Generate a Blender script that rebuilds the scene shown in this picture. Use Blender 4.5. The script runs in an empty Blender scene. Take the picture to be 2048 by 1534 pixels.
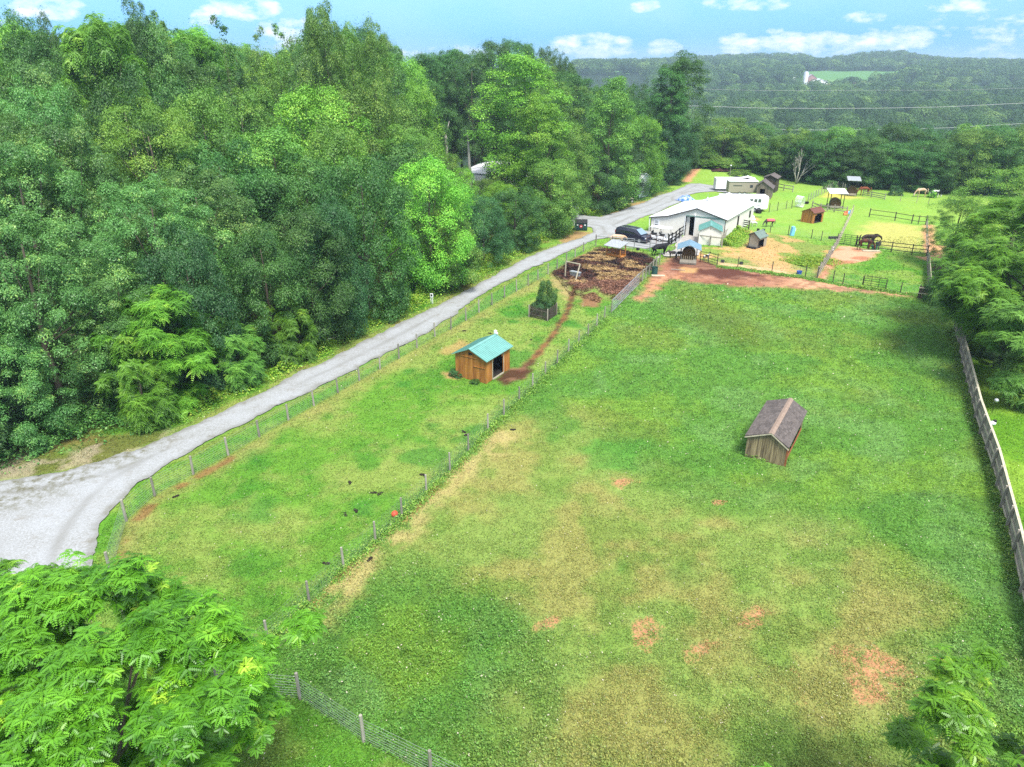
import bpy, bmesh, math, random
import numpy as np
from mathutils import Vector, Matrix
R_ = math.radians
random.seed(7); RNG = np.random.default_rng(7)
SC = bpy.context.scene
COL = SC.collection

# ------------------------------------------------------------------ camera
PITCH = R_(24.3); FPX = 1420.0; CH = 22.4
CP, SP = math.cos(PITCH), math.sin(PITCH)
cam = bpy.data.objects.new('camera', bpy.data.cameras.new('camera'))
COL.objects.link(cam); SC.camera = cam
cam.location = (0, 0, CH)
cam.rotation_euler = (R_(90) - PITCH, 0, 0)
cam.data.sensor_width = 36; cam.data.lens = 36 * FPX / 2048
cam.data.clip_start = 0.5; cam.data.clip_end = 20000

# ------------------------------------------------------------------ light
SUN_EL, SUN_AZ = R_(61), R_(158)      # azimuth clockwise from +Y (away from the camera)
sun = bpy.data.objects.new('sun', bpy.data.lights.new('sun', 'SUN'))
COL.objects.link(sun)
sun.data.energy = 3.3; sun.data.angle = R_(18); sun.data.color = (1, 0.965, 0.9)
sd = Vector((math.sin(SUN_AZ) * math.cos(SUN_EL), math.cos(SUN_AZ) * math.cos(SUN_EL), math.sin(SUN_EL)))
sun.rotation_euler = sd.to_track_quat('Z', 'Y').to_euler()
W = bpy.data.worlds.new('World'); SC.world = W; W.use_nodes = True
wt = W.node_tree; wt.nodes.clear()
def wn(t, **k):
    n = wt.nodes.new(t)
    for a, b in k.items(): setattr(n, a, b)
    return n
def wmath(op, a, b=None, c=None, clamp=False):
    n = wn('ShaderNodeMath', operation=op, use_clamp=clamp)
    for i, v in enumerate((a, b, c)):
        if v is None: continue
        if isinstance(v, (int, float)): n.inputs[i].default_value = v
        else: wt.links.new(v, n.inputs[i])
    return n.outputs[0]
sky = wn('ShaderNodeTexSky', sky_type='NISHITA'); sky.sun_disc = False
sky.sun_elevation = SUN_EL; sky.sun_rotation = SUN_AZ
sky.air_density = 1.0; sky.dust_density = 0.3; sky.ozone_density = 3.0
tc = wn('ShaderNodeTexCoord'); sx = wn('ShaderNodeSeparateXYZ')
wt.links.new(tc.outputs['Generated'], sx.inputs[0])
az = wmath('ARCTAN2', sx.outputs[0], sx.outputs[1])
el = wmath('ARCSINE', sx.outputs[2])
def dirof(px, py):
    u = (px - 1024) / FPX; v = (py - 767) / FPX
    X, Y, Z = u, CP - v * SP, -(SP + CP * v)
    return math.atan2(X, Y), math.atan2(Z, math.hypot(X, Y))
comb = wn('ShaderNodeCombineXYZ')
wt.links.new(az, comb.inputs[0]); wt.links.new(wmath('MULTIPLY', el, 2.2), comb.inputs[1])
nz = wn('ShaderNodeTexNoise'); nz.inputs['Scale'].default_value = 30; nz.inputs['Detail'].default_value = 10; nz.inputs['Roughness'].default_value = .62
wt.links.new(comb.outputs[0], nz.inputs['Vector'])
nzb = wn('ShaderNodeTexNoise'); nzb.inputs['Scale'].default_value = 6; nzb.inputs['Detail'].default_value = 6
wt.links.new(comb.outputs[0], nzb.inputs['Vector'])
field = None
for px, py, w, h, k in [(1185, 92, 105, 26, 1), (500, 18, 62, 22, 1), (95, 14, 60, 26, 1), (405, 42, 30, 22, .8), (435, 15, 40, 14, .6),
        (1290, 12, 34, 13, 1), (1475, 92, 60, 24, .8), (1620, 85, 110, 28, .75), (1790, 80, 80, 26, .7), (1330, 95, 40, 18, .7),
        (590, 68, 90, 34, .8), (1500, 5, 110, 16, .5), (1730, 35, 40, 12, .6), (1990, 60, 110, 70, .35), (1920, 12, 60, 12, .6),
        (780, 112, 80, 16, .6), (930, 100, 90, 12, .45), (1550, 60, 24, 10, .7), (-200, 60, 160, 60, .9), (2400, 60, 160, 60, .9)]:
    a0, e0 = dirof(px, py)
    dx = wmath('MULTIPLY', wmath('SUBTRACT', az, a0), FPX * 1.05 / w)
    dy = wmath('MULTIPLY', wmath('SUBTRACT', el, e0), FPX * 1.05 / h)
    q = wmath('SUBTRACT', 1.0, wmath('ADD', wmath('MULTIPLY', dx, dx), wmath('MULTIPLY', dy, dy)))
    q = wmath('MULTIPLY', wmath('MAXIMUM', q, 0.0), k)
    field = q if field is None else wmath('MAXIMUM', field, q)
cl = wmath('ADD', wmath('MULTIPLY', wmath('MINIMUM', field, .55), 1.2), wmath('MULTIPLY', wmath('SUBTRACT', nz.outputs[0], 0.52), 3.2))
cl = wmath('MULTIPLY', wmath('MULTIPLY', wmath('SUBTRACT', cl, 0.16), 1.05, clamp=True), 0.92)
cl = wmath('MULTIPLY', cl, wmath('MULTIPLY', field, 5.0, clamp=True))
# thin veil low down and overhead broken cloud that softens the light
veil = wmath('MULTIPLY', wmath('SUBTRACT', nzb.outputs[0], 0.42), 1.2, clamp=True)
hi = wmath('MULTIPLY', wmath('SUBTRACT', el, 0.16), 4.0, clamp=True)
cov = wmath('MAXIMUM', cl, wmath('ADD', wmath('MULTIPLY', veil, 0.28), wmath('MULTIPLY', hi, 0.6)), clamp=True)
mixc = wn('ShaderNodeMix', data_type='RGBA'); 
wt.links.new(cov, mixc.inputs['Factor'])
skyt = wn('ShaderNodeMix', data_type='RGBA', blend_type='MULTIPLY'); skyt.inputs['Factor'].default_value = 1
lowm = wn('ShaderNodeMix', data_type='RGBA'); wt.links.new(wmath('MULTIPLY', wmath('SUBTRACT', el, 0.03), 4.5, clamp=True), lowm.inputs['Factor'])
lowm.inputs[6].default_value = (0.13, 0.31, 0.60, 1); lowm.inputs[7].default_value = (0.80, 0.90, 1.0, 1)
wt.links.new(lowm.outputs[2], skyt.inputs[7])
wt.links.new(sky.outputs[0], skyt.inputs[6]); wt.links.new(skyt.outputs[2], mixc.inputs[6])
cloudc = wn('ShaderNodeMix', data_type='RGBA'); wt.links.new(wmath('MULTIPLY', wmath('SUBTRACT', el, 0.06), 4.5, clamp=True), cloudc.inputs['Factor'])
cloudc.inputs[6].default_value = (4.0, 4.05, 4.15, 1); cloudc.inputs[7].default_value = (5.0, 5.15, 5.4, 1)
wt.links.new(cloudc.outputs[2], mixc.inputs[7])
bg = wn('ShaderNodeBackground'); bg.inputs["Strength"].default_value = 0.145
wt.links.new(mixc.outputs[2], bg.inputs['Color'])
wo = wn('ShaderNodeOutputWorld'); wt.links.new(bg.outputs[0], wo.inputs['Surface'])
SC.view_settings.view_transform = 'Standard'; SC.view_settings.look = 'None'
SC.view_settings.gamma = 1; SC.view_settings.use_curve_mapping = False
SC.view_settings.exposure = 1.2
cy = SC.cycles
cy.max_bounces = 6; cy.diffuse_bounces = 3; cy.glossy_bounces = 2; cy.transmission_bounces = 3; cy.volume_bounces = 0
cy.transparent_max_bounces = 4; cy.caustics_reflective = False; cy.caustics_refractive = False
cy.use_denoising = False; cy.denoising_prefilter = "FAST"; cy.sample_clamp_indirect = 6

# ------------------------------------------------------------------ helpers
def at(px, py, z=0.0):
    u = (px - 1024) / FPX; v = (py - 767) / FPX
    t = (CH - z) / (SP + CP * v)
    return Vector((u * t, (CP - SP * v) * t, z))
def hgt(px, py, top):
    y = at(px, py).y; v = (top - 767) / FPX
    return CH - (SP + CP * v) / (CP - SP * v) * y
def proj(x, y, z):
    d = y * CP + (CH - z) * SP
    return 1024 + FPX * x / d, 767 + FPX * ((CH - z) * CP - y * SP) / d

def hash2(ix, iy, seed):
    n = (ix.astype(np.int64) * 374761393 + iy.astype(np.int64) * 668265263 + seed * 1442695041) & 0x7fffffff
    n = ((n ^ (n >> 13)) * 1274126177) & 0x7fffffff
    return ((n ^ (n >> 16)) & 0xffff) / 65535.0
def vnoise(x, y, s, seed=0):
    x = np.asarray(x, float) / s; y = np.asarray(y, float) / s
    ix = np.floor(x); iy = np.floor(y); fx = x - ix; fy = y - iy
    fx = fx * fx * (3 - 2 * fx); fy = fy * fy * (3 - 2 * fy)
    ix = ix.astype(np.int64); iy = iy.astype(np.int64)
    a = hash2(ix, iy, seed); b = hash2(ix + 1, iy, seed); c = hash2(ix, iy + 1, seed); d = hash2(ix + 1, iy + 1, seed)
    return (a + (b - a) * fx) * (1 - fy) + (c + (d - c) * fx) * fy
def fbm(x, y, s, seed=0, o=4):
    r = 0; a = 1; t = 0
    for i in range(o):
        r = r + a * vnoise(x, y, s / 2 ** i, seed + i * 17); t += a; a *= .55
    return r / t
def sstep(a, b, x):
    t = np.clip((x - a) / (b - a), 0, 1); return t * t * (3 - 2 * t)
def polyw(px):
    return np.array([[at(a, b).x, at(a, b).y] for a, b in px])
def segdist(x, y, a, b):
    dx, dy = b[0] - a[0], b[1] - a[1]; L = dx * dx + dy * dy + 1e-12
    t = np.clip(((x - a[0]) * dx + (y - a[1]) * dy) / L, 0, 1)
    return np.hypot(x - a[0] - t * dx, y - a[1] - t * dy)
def sdpoly(x, y, P):
    """positive inside"""
    x = np.asarray(x, float); y = np.asarray(y, float)
    d = np.full(x.shape, 1e9); ins = np.zeros(x.shape, bool)
    for i in range(len(P)):
        a, b = P[i], P[(i + 1) % len(P)]
        d = np.minimum(d, segdist(x, y, a, b))
        c = ((a[1] > y) != (b[1] > y))
        if abs(b[1] - a[1]) > 1e-9:
            ins ^= c & (x < (b[0] - a[0]) * (y - a[1]) / (b[1] - a[1]) + a[0])
    return np.where(ins, d, -d)
def sdline(x, y, P):
    d = np.full(np.shape(x), 1e9)
    for a, b in zip(P[:-1], P[1:]): d = np.minimum(d, segdist(x, y, a, b))
    return d

def tag(o, label=None, cat=None, group=None, kind=None):
    if label: o['label'] = label
    if cat: o['category'] = cat
    if group: o['group'] = group
    if kind: o['kind'] = kind
    return o
def empty(name, loc, rz=0.0):
    o = bpy.data.objects.new(name, None); COL.objects.link(o)
    o.location = loc; o.rotation_euler = (0, 0, rz); o.empty_display_size = 0.3
    return o
def thing(name, label, cat, loc, rz=0.0, group=None):
    return tag(empty(name, loc, rz), label, cat, group)
def npmesh(name, V, F, mat, parent=None, attrs=None, smooth=False):
    """V (n,3), F (m,k) with constant k"""
    me = bpy.data.meshes.new(name)
    V = np.asarray(V, np.float32); F = np.asarray(F, np.int32); k = F.shape[1]
    me.vertices.add(len(V)); me.vertices.foreach_set('co', V.ravel())
    me.loops.add(F.size); me.loops.foreach_set('vertex_index', F.ravel())
    me.polygons.add(len(F)); me.polygons.foreach_set('loop_start', np.arange(0, F.size, k, dtype=np.int32))
    if smooth: me.polygons.foreach_set('use_smooth', np.ones(len(F), bool))
    for an, (typ, dom, data) in (attrs or {}).items():
        a = me.attributes.new(an, typ, dom)
        a.data.foreach_set('value' if typ == 'FLOAT' else 'color', np.asarray(data, np.float32).ravel())
    me.update(calc_edges=True)
    if mat: me.materials.append(mat)
    o = bpy.data.objects.new(name, me); COL.objects.link(o)
    if parent: o.parent = parent
    return o

class MB:
    def __init__(s): s.v = []; s.f = []; s.t = []; s.tint = 1.0
    def add(s, vs, fs, tint=None):
        n = len(s.v); s.v += [tuple(p) for p in vs]
        for f in fs: s.f.append(tuple(i + n for i in f)); s.t.append(s.tint if tint is None else tint)
        return s
    def box(s, c, d, rz=0.0, tint=None):
        hx, hy, hz = d[0] / 2, d[1] / 2, d[2] / 2; cs, sn = math.cos(rz), math.sin(rz); vs = []
        for X in (-hx, hx):
            for Y in (-hy, hy):
                for Z in (-hz, hz): vs.append((c[0] + X * cs - Y * sn, c[1] + X * sn + Y * cs, c[2] + Z))
        return s.add(vs, [(0, 1, 3, 2), (4, 6, 7, 5), (0, 4, 5, 1), (2, 3, 7, 6), (0, 2, 6, 4), (1, 5, 7, 3)], tint)
    def beam(s, p, q, w, h=None, tint=None, roll=(0, 0, 1)):
        h = h or w; p, q = Vector(p), Vector(q); d = (q - p).normalized(); up = Vector(roll)
        if abs(d.dot(up)) > .98: up = Vector((1, 0, 0))
        a = d.cross(up).normalized() * (w / 2); b = a.cross(d).normalized() * (h / 2)
        vs = [e + i * a + j * b for e in (p, q) for i, j in ((-1, -1), (1, -1), (1, 1), (-1, 1))]
        return s.add(vs, [(0, 1, 2, 3), (7, 6, 5, 4), (0, 4, 5, 1), (1, 5, 6, 2), (2, 6, 7, 3), (3, 7, 4, 0)], tint)
    def tube(s, pts, rs, n=8, tint=None, cap=True):
        if isinstance(rs, (int, float)): rs = [rs] * len(pts)
        pts = [Vector(p) for p in pts]; vs = []; prev = None
        for i, p in enumerate(pts):
            d = (pts[min(i + 1, len(pts) - 1)] - pts[max(i - 1, 0)]).normalized()
            up = prev if prev is not None else (Vector((0, 0, 1)) if abs(d.z) < .9 else Vector((1, 0, 0)))
            a = d.cross(up); a = a.normalized() if a.length > 1e-6 else Vector((1, 0, 0)); b = a.cross(d).normalized(); prev = b
            for k in range(n):
                th = 2 * math.pi * k / n; vs.append(p + rs[i] * (math.cos(th) * a + math.sin(th) * b))
        fs = []
        for i in range(len(pts) - 1):
            for k in range(n): fs.append((i * n + k, i * n + (k + 1) % n, (i + 1) * n + (k + 1) % n, (i + 1) * n + k))
        if cap: fs.append(tuple(range(n))[::-1]); fs.append(tuple((len(pts) - 1) * n + k for k in range(n)))
        return s.add(vs, fs, tint)
    def cyl(s, p, q, r, n=12, r2=None, tint=None): return s.tube([p, q], [r, r if r2 is None else r2], n, tint)
    def quad(s, a, b, c, d, tint=None): return s.add([a, b, c, d], [(0, 1, 2, 3)], tint)
    def prism(s, poly, d, tint=None):
        """poly: list of 3-D points (planar), extruded by vector d"""
        n = len(poly); d = Vector(d); a = [Vector(p) for p in poly]
        vs = a + [p + d for p in a]
        fs = [tuple(range(n))[::-1], tuple(range(n, 2 * n))] + [(i, (i + 1) % n, n + (i + 1) % n, n + i) for i in range(n)]
        return s.add(vs, fs, tint)
    def ball(s, c, r, nu=14, nv=9, sc=(1, 1, 1), tint=None):
        vs = []; fs = []
        for j in range(nv + 1):
            ph = math.pi * j / nv
            for i in range(nu):
                th = 2 * math.pi * i / nu
                vs.append((c[0] + r * sc[0] * math.sin(ph) * math.cos(th), c[1] + r * sc[1] * math.sin(ph) * math.sin(th), c[2] + r * sc[2] * math.cos(ph)))
        for j in range(nv):
            for i in range(nu): fs.append((j * nu + i, (j + 1) * nu + i, (j + 1) * nu + (i + 1) % nu, j * nu + (i + 1) % nu))
        return s.add(vs, fs, tint)
    def loft(s, rings, tint=None, cap=True):
        n = len(rings[0]); vs = [p for r in rings for p in r]; fs = []
        for i in range(len(rings) - 1):
            for k in range(n): fs.append((i * n + k, i * n + (k + 1) % n, (i + 1) * n + (k + 1) % n, (i + 1) * n + k))
        if cap: fs.append(tuple(range(n))[::-1]); fs.append(tuple((len(rings) - 1) * n + k for k in range(n)))
        return s.add(vs, fs, tint)
    def build(s, name, mat, parent=None, smooth=False, bevel=0, label=None, fix=True):
        me = bpy.data.meshes.new(name); me.from_pydata([tuple(v) for v in s.v], [], s.f)
        a = me.attributes.new('tint', 'FLOAT', 'FACE'); a.data.foreach_set('value', np.array(s.t, np.float32))
        if fix:
            bm = bmesh.new(); bm.from_mesh(me); bmesh.ops.recalc_face_normals(bm, faces=bm.faces); bm.to_mesh(me); bm.free()
        if smooth: me.polygons.foreach_set('use_smooth', [True] * len(me.polygons))
        me.materials.append(mat); me.update()
        o = bpy.data.objects.new(name, me); COL.objects.link(o)
        if parent: o.parent = parent
        if bevel:
            m = o.modifiers.new('bevel', 'BEVEL'); m.width = bevel; m.segments = 2; m.limit_method = 'ANGLE'
        if label: o['label'] = label
        return o
def copyobj(o, parent=None):
    c = o.copy(); COL.objects.link(c)
    if parent: c.parent = parent
    return c
def copytree(o, parent=None):
    c = o.copy(); COL.objects.link(c)
    if parent: c.parent = parent
    for ch in o.children: copytree(ch, c)
    return c

# ------------------------------------------------------------------ materials
def lin(v):
    v /= 255.0
    return v / 12.92 if v <= .04045 else ((v + .055) / 1.055) ** 2.4
def PH(r, g, b, k=0.62):
    return (lin(r) * k, lin(g) * k, lin(b) * k)
MATS = {}
class NT:
    def __init__(s, name):
        s.m = bpy.data.materials.new(name); s.m.use_nodes = True; s.t = s.m.node_tree; s.t.nodes.clear()
        s.out = s.t.nodes.new('ShaderNodeOutputMaterial')
    def n(s, t, **k):
        n = s.t.nodes.new(t)
        for a, b in k.items(): setattr(n, a, b)
        return n
    def l(s, a, b): s.t.links.new(a, b)
    def setin(s, sock, v):
        if hasattr(v, 'is_linked') or hasattr(v, 'links'): s.l(v, sock)
        elif isinstance(v, (tuple, list)): sock.default_value = tuple(v) + ((1,) if len(v) == 3 and len(sock.default_value) == 4 else ())
        else: sock.default_value = v
    def math(s, op, a, b=None, clamp=False):
        n = s.n('ShaderNodeMath', operation=op, use_clamp=clamp); s.setin(n.inputs[0], a)
        if b is not None: s.setin(n.inputs[1], b)
        return n.outputs[0]
    def mix(s, f, a, b, bt='MIX'):
        n = s.n('ShaderNodeMix', data_type='RGBA', blend_type=bt)
        s.setin(n.inputs[0], f); s.setin(n.inputs[6], a); s.setin(n.inputs[7], b); return n.outputs[2]
    def noise(s, scale, detail=3, rough=.5, vec=None, stretch=None):
        n = s.n('ShaderNodeTexNoise'); n.inputs['Scale'].default_value = scale; n.inputs['Detail'].default_value = detail; n.inputs['Roughness'].default_value = rough
        if vec is None: vec = s.n('ShaderNodeTexCoord').outputs['Object']
        if stretch:
            mp = s.n('ShaderNodeMapping'); mp.inputs['Scale'].default_value = stretch; s.l(vec, mp.inputs[0]); vec = mp.outputs[0]
        s.l(vec, n.inputs['Vector']); return n.outputs[0]
    def ramp(s, f, lo, hi):
        n = s.n('ShaderNodeMapRange'); n.clamp = True; s.setin(n.inputs[0], f); n.inputs[1].default_value = lo; n.inputs[2].default_value = hi
        return n.outputs[0]
    def attr(s, name, out='Fac'):
        n = s.n('ShaderNodeAttribute'); n.attribute_name = name; return n.outputs[out]
    def bump(s, h, strength, dist=.02):
        n = s.n('ShaderNodeBump'); n.inputs['Strength'].default_value = strength; n.inputs['Distance'].default_value = dist
        s.l(h, n.inputs['Height']); return n.outputs[0]
    def princ(s, col, rough=.8, metal=0, spec=.3, normal=None, **k):
        p = s.n('ShaderNodeBsdfPrincipled'); s.setin(p.inputs['Base Color'], col); s.setin(p.inputs['Roughness'], rough)
        p.inputs['Metallic'].default_value = metal; p.inputs['Specular IOR Level'].default_value = spec
        if normal: s.l(normal, p.inputs['Normal'])
        for a, b in k.items(): s.setin(p.inputs[a.replace('_', ' ')], b)
        return p.outputs[0]
    def done(s, sh): s.l(sh, s.out.inputs['Surface']); return s.m
def M(name, col, rough=.8, var=.25, scale=3, col2=None, metal=0, spec=.3, bump=0, stretch=None, streak=None, tint=True, detail=4):
    if name in MATS: return MATS[name]
    t = NT(name); nz_ = t.noise(scale, detail, .6, stretch=stretch)
    c2 = col2 or tuple(x * (1 - var) for x in col); c1 = col if col2 else tuple(min(1, x * (1 + var * .5)) for x in col)
    c = t.mix(t.ramp(nz_, .32, .68), c1, c2)
    if tint:
        c = t.mix(1.0, c, t.n('ShaderNodeCombineColor').outputs[0], 'MULTIPLY')
        cc = t.t.nodes[-1] if False else None
        comb = [n for n in t.t.nodes if n.bl_idname == 'ShaderNodeCombineColor'][0]
        a = t.attr('tint')
        for i in range(3): t.l(a, comb.inputs[i])
    nm = t.bump(nz_, bump) if bump else None
    MATS[name] = t.done(t.princ(c, rough, metal, spec, nm)); return MATS[name]
# ------------------------------------------------------------------ terrain
def hills(x, y):
    x = np.asarray(x, float); y = np.asarray(y, float)
    edge = np.interp(x, [40, 58, 66, 80, 110, 200], [170, 160, 152, 144, 138, 132])
    ys = y + (165 - edge) * sstep(100, 160, y) * (1 - sstep(260, 420, y))
    p = np.interp(ys, [0, 165, 180, 205, 240, 330, 430, 500, 600, 750, 810, 850, 1050, 1200, 1400, 1600, 2500, 6000, 20000],
                  [0, 0, -2.2, -10, -20, -25, -20, -16, -15, -13, -9, -1.5, 10.5, 13, 13, 10, -4, -25, -120])
    px = 1024 + 1558 * x / np.maximum(y, 1)
    rid = np.interp(px, [-4000, 540, 590, 640, 700, 1180, 1300, 1400, 1480, 1550, 1605, 1635, 1680, 1740, 1800, 1840, 1890, 1950, 2050, 6000],
                    [14, 14, 30, 14, 13, 13, 14, 19, 22, 25, 23, 15, 20, 27, 28.5, 22, 16, 15, 12, 12])
    k = sstep(1130, 1420, y) * (1 - sstep(1500, 2300, y))
    p = p * (1 - k) + rid * k
    far = sstep(230, 420, y)
    p = p + far * (fbm(x, y, 170, 5, 3) - .5) * 12 * (1 - .6 * sstep(800, 900, y))
    p = p + 1.6 * np.exp(-(((x - 43) / 11) ** 2 + ((y - 158) / 7) ** 2))   # grassy knoll beyond the trailers
    p = p + (fbm(x, y, 14, 11, 2) - .5) * .25 * sstep(20, 60, np.hypot(x - 8, y - 60))
    back = sstep(-200, -20, y)
    return p * back
def hz(x, y): return float(hills(np.array([x]), np.array([y]))[0])

DRIVE_PX = [(-60, 1300), (60, 1200), (150, 1170), (178, 1150), (187, 1090), (205, 1050), (240, 1000), (275, 968), (340, 928), (400, 893),
    (500, 842), (600, 792), (700, 745), (800, 695), (850, 668), (905, 632), (960, 592), (1010, 564), (1060, 539), (1110, 517), (1150, 497),
    (1190, 480), (1222, 474), (1232, 490), (1290, 498), (1340, 490), (1368, 481), (1362, 468), (1300, 463), (1285, 461), (1250, 452), (1290, 432),
    (1312, 428), (1340, 412), (1366, 402), (1364, 395), (1392, 386), (1430, 383), (1480, 389), (1480, 379), (1400, 369), (1378, 369), (1345, 383),
    (1312, 392), (1290, 404), (1262, 414), (1236, 424), (1200, 434), (1150, 430), (1140, 440), (1146, 452), (1182, 455), (1186, 464), (1160, 477), (1130, 486),
    (1100, 496), (1060, 513), (1000, 545), (930, 583), (860, 620), (780, 657), (700, 698), (640, 728), (590, 748), (540, 780), (480, 808),
    (420, 838), (350, 868), (320, 880), (260, 905), (200, 926), (120, 945), (60, 955), (0, 962), (-120, 968)]
DRIVE = polyw(DRIVE_PX)
EDGE_PX = [(-250, 985), (-60, 945), (90, 900), (200, 868), (300, 842), (400, 800), (470, 770), (540, 742), (610, 706), (700, 655), (790, 622), (850, 588),
           (900, 572), (950, 540), (1000, 512), (1060, 484), (1118, 462), (1140, 436), (1200, 424), (1240, 408), (1290, 396), (1335, 376), (1368, 358), (1385, 340)]
EDGE = polyw(EDGE_PX)
FOREST = np.vstack([EDGE, [[48, 185], [48, 260], [-220, 260], [-220, 20], [-60, 20]]])
def roadmask(x, y):
    return sdpoly(x, y, DRIVE) + (fbm(x, y, 1.3, 3, 3) - .5) * .55 + (fbm(x, y, .5, 9, 2) - .5) * .22
C = lambda r, g, b, k=.62: np.array(PH(r, g, b, k))
def paint(col, m, c):
    return col * (1 - m[..., None]) + np.asarray(c) * m[..., None]
def pm(x, y, px, feather, amp=.6, sc=2.0, seed=1):
    P = polyw(px); ext = amp * 2 + feather * 2
    x0, y0 = P.min(0) - ext; x1, y1 = P.max(0) + ext
    out = np.zeros(x.shape); s = (x > x0) & (x < x1) & (y > y0) & (y < y1)
    if s.any():
        d = sdpoly(x[s], y[s], P) + (fbm(x[s], y[s], sc, seed, 4) - .5) * 2 * amp
        out[s] = sstep(-feather, feather, d)
    return out
def lm(x, y, px, width, feather, amp=.3, sc=1.0, seed=1):
    P = polyw(px); ext = amp * 2 + feather * 2 + width
    x0, y0 = P.min(0) - ext; x1, y1 = P.max(0) + ext
    out = np.zeros(x.shape); s = (x > x0) & (x < x1) & (y > y0) & (y < y1)
    if s.any():
        d = width - sdline(x[s], y[s], P) + (fbm(x[s], y[s], sc, seed, 4) - .5) * 2 * amp
        out[s] = sstep(-feather, feather, d)
    return out
F2_PX = [(1319, 529), (1298, 550), (1277, 570), (1222.7, 626.7), (1208.6, 639.6), (1193.4, 655), (1176, 673.7), (1157, 689), (1137, 706.5), (1114.7, 728),
         (1091, 752), (1065.4, 777), (1038.5, 804), (1008, 830), (976, 862), (937, 903), (900, 941), (853, 987), (804, 1035), (751, 1084), (688, 1140), (619, 1207), (537, 1287), (440, 1385)]
FIELD_PX = F2_PX[:-1] + [(440, 1385), (600, 1400), (728, 1484), (862, 1548), (1000, 1640), (2300, 1640), (2140, 1400), (2043, 1190), (2026, 1111), (1985, 941), (1951, 839), (1909, 661),
            (1870, 600), (1838, 591), (1770, 583), (1684, 570), (1610, 556), (1475, 534)]
PADDOCK_PX = F2_PX + [(500, 1500), (230, 1250), (222, 1150), (253, 1042), (310, 992), (387, 950), (457, 911), (519, 874), (577, 841), (676, 786), (760, 739), (834, 696), (932, 641), (1009, 596),
              (1076, 560), (1133, 526), (1192, 490), (1299, 504)]
SOILM = [None]
def croparea(a, y):
    lo = np.interp(a, [1596, 1606, 1640, 1690, 1780, 1815, 1850], [1080, 850, 838, 838, 852, 930, 1100]); hi_ = np.interp(a, [1596, 1650, 1750, 1850], [1120, 1125, 1110, 1105])
    return (y > lo + 12 * np.sin(a / 9)) & (y < hi_ + 14 * np.sin(a / 13))
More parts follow.
